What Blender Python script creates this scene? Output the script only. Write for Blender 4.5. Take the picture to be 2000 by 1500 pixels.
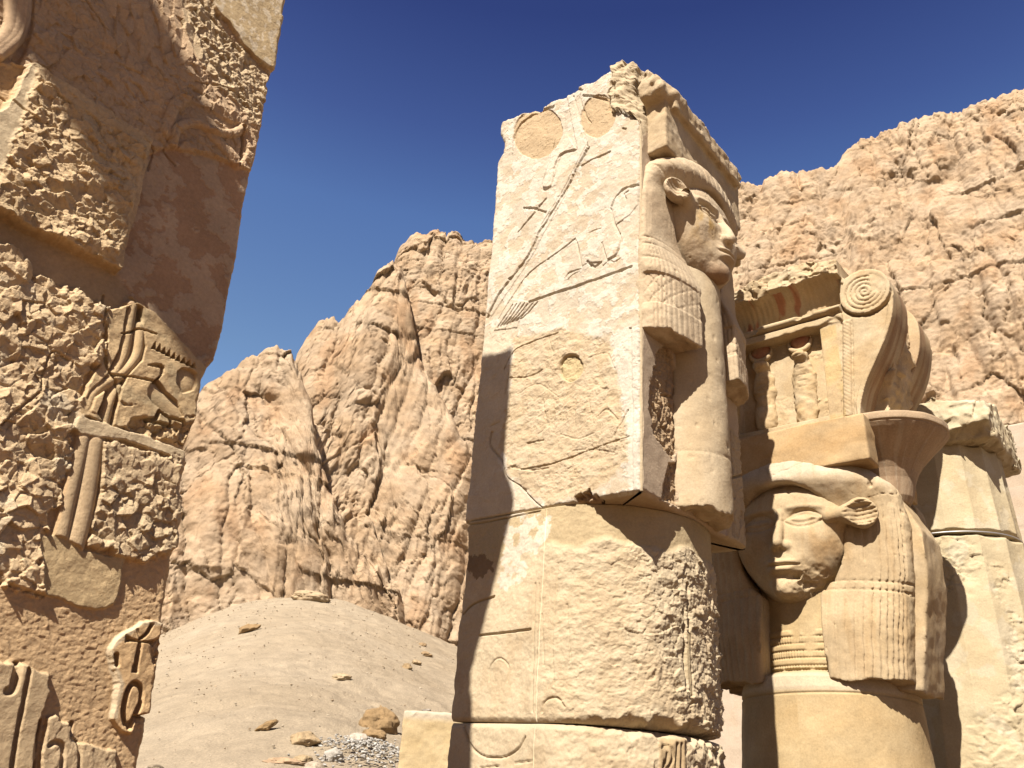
import bpy, math
import numpy as np

# ------------------------------------------------------------------ camera, sky, sun
for o in list(bpy.data.objects):
    bpy.data.objects.remove(o)
sc = bpy.context.scene
COL = sc.collection
FPX, PITCH, ROLL, EYE = 1620.0, math.radians(26.2), math.radians(4.3), 1.6
_r0 = np.array([1.0, 0, 0])
CF = np.array([0, math.cos(PITCH), math.sin(PITCH)])
_u0 = np.array([0, -math.sin(PITCH), math.cos(PITCH)])
CR = math.cos(ROLL) * _r0 + math.sin(ROLL) * _u0
CU = math.cos(ROLL) * _u0 - math.sin(ROLL) * _r0
CAM = np.array([0, 0, EYE])
AZ = math.radians(41)                      # the temple's long axis, measured from north towards east
AX = np.array([math.sin(AZ), math.cos(AZ), 0])
BX = np.array([-math.cos(AZ), math.sin(AZ), 0])
ROTZ = math.pi / 2 - AZ


def ray(x, y):
    return CF + (x - 1000) / FPX * CR - (y - 750) / FPX * CU


_d = ray(1254, 958)
P0 = CAM + 5.5 * _d / np.hypot(_d[0], _d[1])   # corner of the goddess pillar, origin of the temple frame (a, b, z)
GZ = -P0[2]                                    # ground level in that frame


def W(a, b, z):
    return P0 + a * AX + b * BX + z * np.array([0, 0, 1.0])


def _hit(x, y, p0, n):
    d = ray(x, y)
    return CAM + d * (((p0 - CAM) @ n) / (d @ n))


def onA(x, y, a=0.0):                      # photo point -> (b, z) on the plane a = const
    q = _hit(x, y, P0 + a * AX, AX) - P0
    return (q @ BX, q[2])


def onB(x, y, b=0.0):                      # photo point -> (a, z) on the plane b = const
    q = _hit(x, y, P0 + b * BX, BX) - P0
    return (q @ AX, q[2])


cam_data = bpy.data.cameras.new('camera')
cam = bpy.data.objects.new('camera', cam_data)
COL.objects.link(cam)
from mathutils import Matrix, Vector
cam.matrix_world = Matrix(((CR[0], CU[0], -CF[0], 0), (CR[1], CU[1], -CF[1], 0), (CR[2], CU[2], -CF[2], EYE), (0, 0, 0, 1)))
cam_data.sensor_width = 36
cam_data.lens = FPX / 2000 * 36
cam_data.clip_start = 0.1
cam_data.clip_end = 3000
sc.camera = cam

PHI, ELEV = math.radians(16.0), math.radians(48)
_sd = math.cos(PHI) * AX + math.sin(PHI) * BX           # light travels this way over the ground
SUNV = np.array([_sd[0] * math.cos(ELEV), _sd[1] * math.cos(ELEV), -math.sin(ELEV)])
sun_d = bpy.data.lights.new('sun', 'SUN')
sun_d.energy = 5.0
sun_d.angle = math.radians(0.5)
sun_d.color = (1.0, 0.92, 0.82)
sun = bpy.data.objects.new('sun', sun_d)
COL.objects.link(sun)
sun.rotation_euler = Vector(SUNV).to_track_quat('-Z', 'Y').to_euler()
sun.location = (-20, -20, 40)

world = bpy.data.worlds.new('World')
sc.world = world
world.use_nodes = True
wn, wl = world.node_tree.nodes, world.node_tree.links
wn.clear()
w_out = wn.new('ShaderNodeOutputWorld')
w_bg = wn.new('ShaderNodeBackground')
w_sky = wn.new('ShaderNodeTexSky')
w_sky.sky_type = 'NISHITA'
w_sky.sun_disc = False
w_sky.sun_elevation = ELEV
w_sky.sun_rotation = math.atan2(-SUNV[0], -SUNV[1])
w_sky.altitude = 800
w_sky.air_density = 1.0
w_sky.dust_density = 2.2
w_sky.ozone_density = 4.0
w_bg.inputs['Strength'].default_value = 0.05
w_hs = wn.new('ShaderNodeHueSaturation')
w_hs.inputs['Value'].default_value = 0.74
w_hs.inputs['Saturation'].default_value = 1.2
w_hs.inputs['Hue'].default_value = 0.526
wl.new(w_sky.outputs[0], w_hs.inputs['Color'])
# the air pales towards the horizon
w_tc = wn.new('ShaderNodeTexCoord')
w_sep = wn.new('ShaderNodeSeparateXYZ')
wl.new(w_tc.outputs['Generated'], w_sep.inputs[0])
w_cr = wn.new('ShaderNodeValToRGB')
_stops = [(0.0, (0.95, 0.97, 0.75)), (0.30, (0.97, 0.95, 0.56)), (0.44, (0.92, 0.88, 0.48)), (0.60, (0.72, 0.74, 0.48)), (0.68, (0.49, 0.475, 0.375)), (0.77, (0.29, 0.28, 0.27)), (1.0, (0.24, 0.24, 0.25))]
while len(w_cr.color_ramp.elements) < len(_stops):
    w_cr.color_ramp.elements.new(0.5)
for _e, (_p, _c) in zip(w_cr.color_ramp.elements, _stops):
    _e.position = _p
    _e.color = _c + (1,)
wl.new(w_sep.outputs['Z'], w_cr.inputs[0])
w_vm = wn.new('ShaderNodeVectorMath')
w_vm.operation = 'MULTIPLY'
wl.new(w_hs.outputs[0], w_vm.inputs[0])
w_my = wn.new('ShaderNodeMapRange')                 # pale band only northward; unseen sky behind the camera darkened to cut fill
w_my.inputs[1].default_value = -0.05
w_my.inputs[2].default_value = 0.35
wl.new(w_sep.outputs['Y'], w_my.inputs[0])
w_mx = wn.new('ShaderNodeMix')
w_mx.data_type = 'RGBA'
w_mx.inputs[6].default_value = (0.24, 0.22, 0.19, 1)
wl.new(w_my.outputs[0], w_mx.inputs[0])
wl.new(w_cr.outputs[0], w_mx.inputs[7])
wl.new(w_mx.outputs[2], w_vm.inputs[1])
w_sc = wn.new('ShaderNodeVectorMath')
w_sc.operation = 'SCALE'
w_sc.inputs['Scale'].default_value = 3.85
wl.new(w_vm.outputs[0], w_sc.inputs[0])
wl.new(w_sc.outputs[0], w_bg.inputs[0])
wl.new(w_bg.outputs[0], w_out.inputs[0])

sc.view_settings.view_transform = 'Standard'
sc.view_settings.look = 'None'
sc.view_settings.exposure = 1.34
sc.view_settings.gamma = 1.0

# ------------------------------------------------------------------ noise
_G3 = np.random.RandomState(3).normal(size=(256, 3)).astype(np.float32)
_G3 /= np.linalg.norm(_G3, axis=1)[:, None]
_T = np.linspace(0, 2 * np.pi, 256, endpoint=False).astype(np.float32)
_G2 = np.stack([np.cos(_T), np.sin(_T)], 1)
_RND = np.random.RandomState(11).rand(65536).astype(np.float32)


def _h(ix, iy, iz, seed):
    h = ix.astype(np.uint32) * np.uint32(374761393) + iy.astype(np.uint32) * np.uint32(668265263)
    h = h + (iz.astype(np.uint32) * np.uint32(2147483647) if not np.isscalar(iz) else np.uint32((iz * 2147483647) & 0xffffffff))
    h = h + np.uint32((seed * 1274126177) & 0xffffffff)
    h = (h ^ (h >> np.uint32(13))) * np.uint32(1274126177)
    return h ^ (h >> np.uint32(16))


def n2(u, v, seed=0):
    u = np.asarray(u, np.float32); v = np.asarray(v, np.float32)
    iu = np.floor(u); iv = np.floor(v)
    fu = u - iu; fv = v - iv
    iu = iu.astype(np.int64); iv = iv.astype(np.int64)
    su = fu * fu * fu * (fu * (fu * 6 - 15) + 10); sv = fv * fv * fv * (fv * (fv * 6 - 15) + 10)
    r = []
    for dv in (0, 1):
        row = []
        for du in (0, 1):
            g = _G2[(_h(iu + du, iv + dv, 0, seed) & np.uint32(255)).astype(np.int32)]
            row.append(g[..., 0] * (fu - du) + g[..., 1] * (fv - dv))
        r.append(row[0] + su * (row[1] - row[0]))
    return (r[0] + sv * (r[1] - r[0])) * 1.5


def n3(x, y, z, seed=0):
    x = np.asarray(x, np.float32); y = np.asarray(y, np.float32); z = np.asarray(z, np.float32)
    ix = np.floor(x); iy = np.floor(y); iz = np.floor(z)
    fx = x - ix; fy = y - iy; fz = z - iz
    ix = ix.astype(np.int64); iy = iy.astype(np.int64); iz = iz.astype(np.int64)
    q = lambda t: t * t * t * (t * (t * 6 - 15) + 10)
    sx, sy, sz = q(fx), q(fy), q(fz)
    c = []
    for dz in (0, 1):
        b = []
        for dy in (0, 1):
            a = []
            for dx in (0, 1):
                g = _G3[(_h(ix + dx, iy + dy, iz + dz, seed) & np.uint32(255)).astype(np.int32)]
                a.append(g[..., 0] * (fx - dx) + g[..., 1] * (fy - dy) + g[..., 2] * (fz - dz))
            b.append(a[0] + sx * (a[1] - a[0]))
        c.append(b[0] + sy * (b[1] - b[0]))
    return (c[0] + sz * (c[1] - c[0])) * 1.5


def fbm2(u, v, seed=0, octs=4, gain=0.5):
    s = 0; a = 1.0; f = 1.0
    for i in range(octs):
        s = s + a * n2(u * f + 17.3 * i, v * f - 9.1 * i, seed + i); a *= gain; f *= 2.03
    return s


def fbm3(x, y, z, seed=0, octs=4, gain=0.5):
    s = 0; a = 1.0; f = 1.0
    for i in range(octs):
        s = s + a * n3(x * f + 7.7 * i, y * f, z * f - 3.1 * i, seed + i); a *= gain; f *= 2.03
    return s


def facet2(u, v, seed=0, tilt=1.0, off=0.5):
    """broken stone: each Voronoi cell is a flat chip with a tilt of its own; returns height, distance to the cell border"""
    u = np.asarray(u, np.float32); v = np.asarray(v, np.float32)
    iu = np.floor(u).astype(np.int64); iv = np.floor(v).astype(np.int64)
    best = np.full(u.shape, 9e9, np.float32); sec = best.copy(); hh = np.zeros(u.shape, np.float32)
    for dv in (-1, 0, 1):
        for du in (-1, 0, 1):
            k = _h(iu + du, iv + dv, 0, seed)
            cu = iu + du + _RND[(k & np.uint32(65535)).astype(np.int32)]
            cv = iv + dv + _RND[((k >> np.uint32(7)) & np.uint32(65535)).astype(np.int32)]
            t1 = _RND[((k >> np.uint32(3)) & np.uint32(65535)).astype(np.int32)] - 0.5
            t2 = _RND[((k >> np.uint32(11)) & np.uint32(65535)).astype(np.int32)] - 0.5
            t3 = _RND[((k >> np.uint32(14)) & np.uint32(65535)).astype(np.int32)] - 0.5
            ex = (u - cu).astype(np.float32); ey = (v - cv).astype(np.float32)
            d = ex * ex + ey * ey
            m = d < best
            sec = np.where(m, best, np.minimum(sec, d))
            hh = np.where(m, 2 * tilt * (t1 * ex + t2 * ey) + off * t3, hh)
            best = np.where(m, d, best)
    return hh, np.sqrt(sec) - np.sqrt(best)


def sst(e0, e1, x):
    t = np.clip((x - e0) / (e1 - e0), 0, 1)
    return t * t * (3 - 2 * t)


def rough(u, v, s, seed=0):
    """hacked limestone, about +-0.5 high for chips of size s"""
    wu = u + 0.10 * s * n2(u / s * 1.3, v / s * 1.3, seed + 5); wv = v + 0.10 * s * n2(u / s * 1.3 + 31, v / s * 1.3, seed + 6)
    f1, e1 = facet2(wu / s, wv / s * 1.25, seed, 1.1, 0.40)
    f2, e2 = facet2(wu / s * 2.6 + 9, wv / s * 2.3, seed + 1, 1.1, 0.35)
    f3, e3 = facet2(wu / s * 5.1 + 3, wv / s * 5.1, seed + 3, 0.9, 0.4)
    return 0.50 * f1 + 0.24 * f2 + 0.07 * f3 + 0.34 * fbm2(u / s * 0.45, v / s * 0.45, seed + 2, 6, 0.45) - 0.04 * (1 - sst(0, 0.10, e1))


# ------------------------------------------------------------------ distance to traced outlines
def sdpoly(U, V, poly):
    P = np.asarray(poly, np.float32)
    d = np.full(U.shape, 9e9, np.float32); inside = np.zeros(U.shape, bool)
    for i in range(len(P)):
        a = P[i]; b = P[i - 1]
        ex, ey = b - a
        wx = U - a[0]; wy = V - a[1]
        t = np.clip((wx * ex + wy * ey) / max(ex * ex + ey * ey, 1e-12), 0, 1)
        d = np.minimum(d, (wx - ex * t) ** 2 + (wy - ey * t) ** 2)
        c = (a[1] > V) != (b[1] > V)
        if abs(ey) > 1e-12:
            inside ^= c & (U < ex * (V - a[1]) / ey + a[0])
    d = np.sqrt(d)
    return np.where(inside, -d, d)


def sdline(U, V, pts):
    P = np.asarray(pts, np.float32)
    d = np.full(U.shape, 9e9, np.float32)
    for i in range(len(P) - 1):
        a = P[i]; e = P[i + 1] - a
        wx = U - a[0]; wy = V - a[1]
        t = np.clip((wx * e[0] + wy * e[1]) / max(float(e @ e), 1e-12), 0, 1)
        d = np.minimum(d, (wx - e[0] * t) ** 2 + (wy - e[1] * t) ** 2)
    return np.sqrt(d)


def smooth_line(pts, n=6):
    """Catmull-Rom through the points"""
    P = np.asarray(pts, float)
    Q = np.vstack([2 * P[0] - P[1], P, 2 * P[-1] - P[-2]])
    out = []
    for i in range(len(P) - 1):
        p0, p1, p2, p3 = Q[i:i + 4]
        for t in np.linspace(0, 1, n, endpoint=False):
            out.append(0.5 * ((2 * p1) + (-p0 + p2) * t + (2 * p0 - 5 * p1 + 4 * p2 - p3) * t * t + (-p0 + 3 * p1 - 3 * p2 + p3) * t ** 3))
    out.append(P[-1])
    return np.array(out)


class Relief:
    """a carved face: U, V metres on the face, H height out of it, C colour"""
    def __init__(s, U, V, conv, col):
        s.U = U.astype(np.float32); s.V = V.astype(np.float32); s.conv = conv
        s.H = np.zeros(U.shape, np.float32)
        s.C = np.zeros(U.shape + (3,), np.float32) + np.array(col, np.float32)
        s.J = fbm2(s.U * 30, s.V * 30, 91, 3) * 0.6 + fbm2(s.U * 9, s.V * 9, 95, 2)

    def pts(s, px):
        return [s.conv(*p) for p in px]

    def _box(s, P, m):
        P = np.asarray(P)
        return (s.U > P[:, 0].min() - m) & (s.U < P[:, 0].max() + m) & (s.V > P[:, 1].min() - m) & (s.V < P[:, 1].max() + m)

    def mask(s, px, soft=0.006, jit=0.008, grow=0.0):
        P = s.pts(px); out = np.zeros(s.U.shape, np.float32)
        k = s._box(P, soft + jit * 2 + 0.02 + grow)
        if k.any():
            d = sdpoly(s.U[k], s.V[k], P) + jit * s.J[k] - grow
            out[k] = 1 - sst(-soft, soft, d)
        return out

    def dist(s, px, m=0.06, smooth=True):
        P = s.pts(px)
        if smooth and len(P) > 2:
            P = smooth_line(P)
        k = s._box(P, m)
        out = np.full(s.U.shape, 9.0, np.float32)
        if k.any():
            out[k] = sdline(s.U[k], s.V[k], P)
        return out

    def groove(s, px, w, depth, smooth=True, wob=0.15):
        d = s.dist(px, w * 3 + 0.02, smooth)
        s.H -= depth * (1 - sst(w * 0.45, w, d * (1 + wob * s.J)))
        return d

    def ridge(s, px, r, height, base=None):
        d = s.dist(px, r * 1.3 + 0.02)
        k = d < r
        s.H[k] = np.maximum(s.H[k], (s.H[k] if base is None else base) + height * np.sqrt(np.clip(1 - (d[k] / r) ** 2, 0, 1)))

    def level(s, m, h, tex=None):
        s.H = s.H * (1 - m) + m * (h if tex is None else h + tex)

    def tint(s, m, col, k=1.0):
        m = (m * k)[..., None]
        s.C = s.C * (1 - m) + m * np.array(col, np.float32)


# ------------------------------------------------------------------ meshes
def mesh_obj(name, V, F, mat, C=None, smooth=True, parent=None):
    V = np.asarray(V, np.float32); F = np.asarray(F, np.int32)
    me = bpy.data.meshes.new(name)
    me.vertices.add(len(V)); me.vertices.foreach_set('co', V.ravel())
    k = F.shape[1]
    me.loops.add(F.size); me.loops.foreach_set('vertex_index', F.ravel())
    me.polygons.add(len(F))
    me.polygons.foreach_set('loop_start', np.arange(0, F.size, k, dtype=np.int32))
    me.polygons.foreach_set('loop_total', np.full(len(F), k, np.int32))
    me.polygons.foreach_set('use_smooth', np.full(len(F), smooth, bool))
    me.update(calc_edges=True)
    if C is not None:
        at = me.color_attributes.new('Col', 'FLOAT_COLOR', 'POINT')
        c4 = np.ones((len(V), 4), np.float32); c4[:, :3] = np.asarray(C, np.float32).reshape(-1, 3)
        at.data.foreach_set('color', c4.ravel())
    me.materials.append(mat)
    o = bpy.data.objects.new(name, me)
    COL.objects.link(o)
    if parent is not None:
        o.parent = parent
    return o


def grid_faces(nr, nc, wrap=False, flip=False, base=0):
    r = np.arange(nr - 1)[:, None]; c = np.arange(nc if wrap else nc - 1)[None, :]
    c2 = (c + 1) % nc
    f = np.stack([r * nc + c, r * nc + c2, (r + 1) * nc + c2, (r + 1) * nc + c], -1).reshape(-1, 4) + base
    return f[:, ::-1] if flip else f


def surface_nets(D, lo, h):
    nx, ny, nz = D.shape
    ins = D < 0
    m = np.zeros((nx - 1, ny - 1, nz - 1), np.uint8)
    for i in (0, 1):
        for j in (0, 1):
            for k in (0, 1):
                m += ins[i:nx - 1 + i, j:ny - 1 + j, k:nz - 1 + k]
    act = (m > 0) & (m < 8)
    I, J, K = np.nonzero(act)
    idx = np.full(act.shape, -1, np.int32); idx[I, J, K] = np.arange(len(I))
    S = np.zeros((len(I), 3), np.float32); N = np.zeros(len(I), np.float32)
    cor = [(i, j, k) for i in (0, 1) for j in (0, 1) for k in (0, 1)]
    vals = {c: D[I + c[0], J + c[1], K + c[2]] for c in cor}
    for a in cor:
        for ax in range(3):
            if a[ax] == 0:
                b = list(a); b[ax] = 1; b = tuple(b)
                va, vb = vals[a], vals[b]
                x = (va < 0) != (vb < 0)
                t = np.where(x, va / np.where(x, va - vb, 1), 0)
                for q in range(3):
                    S[:, q] += np.where(x, a[q] + (t if q == ax else 0), 0)
                N += x
    V = (np.stack([I, J, K], 1) + S / N[:, None]) * h + np.asarray(lo, np.float32)
    faces = []
    for ax in range(3):
        sl0 = [slice(None)] * 3; sl1 = [slice(None)] * 3
        sl0[ax] = slice(0, -1); sl1[ax] = slice(1, None)
        a0 = ins[tuple(sl0)]; a1 = ins[tuple(sl1)]
        x = a0 != a1
        e = np.stack(np.nonzero(x), 1)
        o1, o2 = (ax + 1) % 3, (ax + 2) % 3
        ok = (e[:, o1] > 0) & (e[:, o2] > 0) & (e[:, o1] < D.shape[o1] - 1) & (e[:, o2] < D.shape[o2] - 1)
        e = e[ok]
        def at(d1, d2):
            q = e.copy(); q[:, o1] -= d1; q[:, o2] -= d2
            return idx[q[:, 0], q[:, 1], q[:, 2]]
        f = np.stack([at(1, 1), at(0, 1), at(0, 0), at(1, 0)], 1)
        fl = ~a0[e[:, 0], e[:, 1], e[:, 2]]
        f[fl] = f[fl][:, ::-1]
        faces.append(f)
    return V, np.vstack(faces)


def sdf_mesh(fn, lo, hi, h):
    lo = np.array(lo, np.float32); n = np.ceil((np.array(hi) - lo) / h).astype(int) + 1
    X, Y, Z = np.meshgrid(*[(lo[i] + h * np.arange(n[i])).astype(np.float32) for i in range(3)], indexing='ij')
    return surface_nets(fn(X, Y, Z).astype(np.float32), lo, h)


def smin(a, b, k):
    t = np.clip(0.5 + 0.5 * (b - a) / k, 0, 1)
    return b + (a - b) * t - k * t * (1 - t)


def smax(a, b, k):
    return -smin(-a, -b, k)


def sphere(x, y, z, c, r):
    return np.sqrt((x - c[0]) ** 2 + (y - c[1]) ** 2 + (z - c[2]) ** 2) - r


def ellip(x, y, z, c, r):
    q = np.sqrt(((x - c[0]) / r[0]) ** 2 + ((y - c[1]) / r[1]) ** 2 + ((z - c[2]) / r[2]) ** 2)
    return (q - 1) * min(r)


def box(x, y, z, c, hs, r=0.0):
    qx = np.abs(x - c[0]) - hs[0] + r; qy = np.abs(y - c[1]) - hs[1] + r; qz = np.abs(z - c[2]) - hs[2] + r
    return np.sqrt(np.maximum(qx, 0) ** 2 + np.maximum(qy, 0) ** 2 + np.maximum(qz, 0) ** 2) + np.minimum(np.maximum(qx, np.maximum(qy, qz)), 0) - r


def capsule(x, y, z, a, b, ra, rb):
    a = np.array(a, np.float32); b = np.array(b, np.float32); e = b - a
    t = np.clip(((x - a[0]) * e[0] + (y - a[1]) * e[1] + (z - a[2]) * e[2]) / float(e @ e), 0, 1)
    return np.sqrt((x - a[0] - e[0] * t) ** 2 + (y - a[1] - e[1] * t) ** 2 + (z - a[2] - e[2] * t) ** 2) - (ra + (rb - ra) * t)


# ------------------------------------------------------------------ materials
def stone(name, grain=0.5, bump=0.35, scale=1.0, mottle=0.22, dist=0.02, pits=0.0, albedo=0.58):
    """limestone: painted colour of the mesh, broken up by mottling and grain, with a fine bump"""
    m = bpy.data.materials.new(name); m.use_nodes = True
    nt = m.node_tree; N = nt.nodes; L = nt.links; N.clear()
    out = N.new('ShaderNodeOutputMaterial'); bs = N.new('ShaderNodeBsdfPrincipled')
    bs.inputs['Roughness'].default_value = 0.92
    bs.inputs['Specular IOR Level'].default_value = 0.15
    tc = N.new('ShaderNodeTexCoord')
    at = N.new('ShaderNodeAttribute'); at.attribute_name = 'Col'

    def noise(sc_, det, rough_):
        n = N.new('ShaderNodeTexNoise'); n.inputs['Scale'].default_value = sc_ * scale
        n.inputs['Detail'].default_value = det; n.inputs['Roughness'].default_value = rough_
        L.new(tc.outputs['Object'], n.inputs['Vector'])
        return n
    n1 = noise(3.0, 6, 0.65); nf = noise(60.0, 4, 0.7)
    mr = N.new('ShaderNodeMapRange'); mr.inputs[1].default_value = 0.3; mr.inputs[2].default_value = 0.7
    mr.inputs[3].default_value = 1 - mottle; mr.inputs[4].default_value = 1 + mottle * 0.6
    L.new(n1.outputs['Fac'], mr.inputs[0])
    mr2 = N.new('ShaderNodeMapRange'); mr2.inputs[1].default_value = 0.3; mr2.inputs[2].default_value = 0.7
    mr2.inputs[3].default_value = albedo * (1 - 0.3 * grain); mr2.inputs[4].default_value = albedo * (1 + 0.2 * grain)
    L.new(nf.outputs['Fac'], mr2.inputs[0])
    mu = N.new('ShaderNodeMath'); mu.operation = 'MULTIPLY'
    L.new(mr.outputs[0], mu.inputs[0]); L.new(mr2.outputs[0], mu.inputs[1])
    vm = N.new('ShaderNodeVectorMath'); vm.operation = 'SCALE'
    L.new(at.outputs['Color'], vm.inputs[0]); L.new(mu.outputs[0], vm.inputs['Scale'])
    L.new(vm.outputs[0], bs.inputs['Base Color'])
    nb = noise(25.0, 8, 0.75)
    add = N.new('ShaderNodeMath'); add.operation = 'ADD'
    L.new(nb.outputs['Fac'], add.inputs[0])
    if pits > 0:
        vo = N.new('ShaderNodeTexVoronoi'); vo.inputs['Scale'].default_value = 28 * scale
        L.new(tc.outputs['Object'], vo.inputs['Vector'])
        pm = N.new('ShaderNodeMapRange'); pm.inputs[1].default_value = 0.0; pm.inputs[2].default_value = 0.35
        pm.inputs[3].default_value = -pits; pm.inputs[4].default_value = 0
        L.new(vo.outputs['Distance'], pm.inputs[0]); L.new(pm.outputs[0], add.inputs[1])
    else:
        add.inputs[1].default_value = 0
    bp = N.new('ShaderNodeBump'); bp.inputs['Strength'].default_value = bump; bp.inputs['Distance'].default_value = dist
    L.new(add.outputs[0], bp.inputs['Height'])
    L.new(bp.outputs[0], bs.inputs['Normal'])
    L.new(bs.outputs[0], out.inputs[0])
    return m


M_WALL = stone('carved_limestone', 0.5, 0.5, 1.0, 0.2, 0.02, albedo=0.68)
M_PALE = stone('pale_limestone', 0.4, 0.45, 1.0, 0.12, 0.015)
M_GODDESS = stone('warm_limestone', 0.5, 0.35, 1.0, 0.2, 0.012)
M_CLIFF = stone('cliff_rock', 0.4, 0.55, 0.08, 0.25, 0.5)
M_SAND = stone('sand_and_gravel', 0.9, 0.6, 0.25, 0.10, 0.15)
M_ROCK = stone('boulder_rock', 0.6, 0.7, 0.6, 0.25, 0.05)

CREAM = (0.66, 0.565, 0.43); TAN = (0.60, 0.475, 0.32); WHITE = (0.74, 0.67, 0.55)
OCHRE = (0.52, 0.37, 0.19); BROWN = (0.30, 0.19, 0.10)


# ------------------------------------------------------------------ things
def thing(name, label, cat, loc, group=None, rot=ROTZ):
    o = bpy.data.objects.new(name, None)
    COL.objects.link(o)
    o.location = loc; o.rotation_euler = (0, 0, rot); o.empty_display_size = 0.3; o['kind'] = 'thing'
    o['label'] = label; o['category'] = cat
    if group:
        o['group'] = group
    return o


def tag(o, label, cat, group=None):
    o['label'] = label; o['category'] = cat
    if group:
        o['group'] = group
    return o


class Frame:
    """a thing standing in the temple frame: parts are given in (a, b, z) and stored relative to its base"""
    def __init__(s, name, label, cat, a, b, group=None):
        s.o = np.array([a, b, GZ], np.float32)
        s.root = thing(name, label, cat, W(a, b, GZ), group)

    def part(s, name, V, F, mat, C, smooth=True, parent=None, label=None):
        o = mesh_obj(name, np.asarray(V, np.float32) - s.o, F, mat, C, smooth, parent or s.root)
        if label:
            o['label'] = label
        return o


def split_parts(fr, V, F, mat, C, body, masks):
    """cut the faces of carved regions out of one surface; masks: (name, label, value per vertex of the carved grid, index of those vertices)"""
    own = np.zeros(len(F), int)
    for i, (nm, lab, val) in enumerate(masks, 1):
        v = np.zeros(len(V), np.float32); v[:len(val)] = val
        own[v[F].mean(1) > 0.5] = i
    for i, (nm, lab) in enumerate([(body, None)] + [m[:2] for m in masks]):
        f = F[own == i]
        u, inv = np.unique(f, return_inverse=True)
        fr.part(nm, V[u], inv.reshape(f.shape), mat, C[u], label=lab)


def ring_block(loops, zs_bottom_cap=True, top_fn=None, rings=12):
    """loops: (nr, nc, 3) closed rows of points from bottom to top -> V, F with caps made of shrinking rings"""
    nr, nc, _ = loops.shape
    V = [loops.reshape(-1, 3)]; F = [grid_faces(nr, nc, True)]
    def cap(row, base, fn, up):
        c = row.mean(0)
        pts = []
        for k in range(1, rings + 1):
            t = 1 - k / rings
            q = c + (row - c) * t
            if fn is not None:
                q[:, 2] = row[:, 2] * t + c[2] * (1 - t) if fn is True else fn(q, row, t)
            pts.append(q)
        Q = np.stack(pts)
        n0 = sum(len(v) for v in V)
        V.append(Q.reshape(-1, 3))
        f = np.stack([base + np.arange(nc), base + (np.arange(nc) + 1) % nc, n0 + (np.arange(nc) + 1) % nc, n0 + np.arange(nc)], 1)
        g = grid_faces(rings, nc, True, base=n0)
        f = np.vstack([f, g])
        F.append(f if up else f[:, ::-1])
    cap(loops[-1], (nr - 1) * nc, top_fn or True, True)
    if zs_bottom_cap:
        cap(loops[0], 0, True, False)
    return np.vstack(V), np.vstack(F)
# ------------------------------------------------------------------ ground and cliffs
def structure(o):
    o['kind'] = 'structure'
    return o


def az_el(x, y):
    d = ray(x, y)
    return math.atan2(d[0], d[1]), math.atan2(d[2], math.hypot(d[0], d[1]))


def build_ground():
    # one polar sheet: level temple terrace, then the scree slope climbing to the foot of the cliffs
    nth, nr = 720, 520
    th = np.linspace(-math.pi, math.pi, nth + 1)
    th = np.sign(th) * np.abs(th / math.pi) ** 1.8 * math.pi - 0.15
    r = np.concatenate([np.linspace(0.5, 12, 40), 12 + 118 * np.linspace(0, 1, nr - 60)[1:] ** 1.15, np.geomspace(135, 900, 20)])
    TH, R = np.meshgrid(th, r, indexing='ij')
    X = R * np.sin(TH); Y = R * np.cos(TH)
    # skyline of the mound as elevation against azimuth
    sky = [(100, 1330), (280, 1250), (330, 1226), (380, 1197), (440, 1178), (520, 1166), (590, 1153), (640, 1158), (720, 1188), (800, 1228), (880, 1262), (1000, 1300), (1200, 1350), (1400, 1370), (2000, 1330)]
    sa = np.array([az_el(*p) for p in sky])
    el = sum(w_ * np.interp(TH + o_, sa[:, 0], sa[:, 1], left=0.06, right=0.06) for o_, w_ in ((-0.075, 0.1), (-0.05, 0.15), (-0.025, 0.2), (0, 0.22), (0.025, 0.15), (0.05, 0.1), (0.075, 0.08)))
    rt = 84.0
    top = EYE + rt * np.tan(el)
    t = np.clip((R - 13) / (rt - 13), 0, None)
    prof = np.where(t < 1, t ** 1.12, 1 + 0.25 * (1 - np.exp(-(t - 1) * 3)))
    Zh = top * prof * sst(-1.9, -1.0, TH) * (1 - sst(1.0, 1.9, TH))
    k = sst(11, 30, R)
    Zh = Zh + k * (0.28 * fbm2(X / 9, Y / 9, 5, 4) + 0.08 * fbm2(X / 2.2, Y / 2.2, 15, 4) + 0.10 * rough(X, Y, 0.8, 21))
    Zh = np.where(R < 12, 0.01 * fbm2(X, Y, 8, 3), Zh)
    V = np.stack([X, Y, Zh], -1).reshape(-1, 3)
    c = 0.5 + 0.5 * np.clip(fbm2(X / 9, Y / 9, 33, 4), -1, 1)[..., None]
    c2 = np.clip(fbm2(X / 0.8, Y / 0.8, 34, 4), -1, 1)[..., None]
    C = (np.array([0.51, 0.405, 0.275]) * c + np.array([0.575, 0.47, 0.335]) * (1 - c)) * (1 + 0.12 * c2) * np.array([0.85, 0.85, 0.84])
    near = (1 - sst(12, 15, R))[..., None]                       # unseen floor round the pillars, coloured to bounce warm fill light
    inner = sst(-0.5, 1.0, (X - P0[0]) * AX[0] + (Y - P0[1]) * AX[1])[..., None]      # unseen floor in among the columns, darkened to cut that bounce
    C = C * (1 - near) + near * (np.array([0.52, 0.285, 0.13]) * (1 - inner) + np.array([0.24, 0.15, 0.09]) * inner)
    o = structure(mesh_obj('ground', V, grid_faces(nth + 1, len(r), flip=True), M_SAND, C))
    return X, Y, Zh, th, r


GR = build_ground()


def ground_z(x, y):
    th = math.atan2(x, y); rr = math.hypot(x, y)
    i = int(np.clip(np.searchsorted(GR[3], th), 1, len(GR[3]) - 1)); j = int(np.clip(np.searchsorted(GR[4], rr), 1, len(GR[4]) - 1))
    return float(GR[2][i, j])


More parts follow.
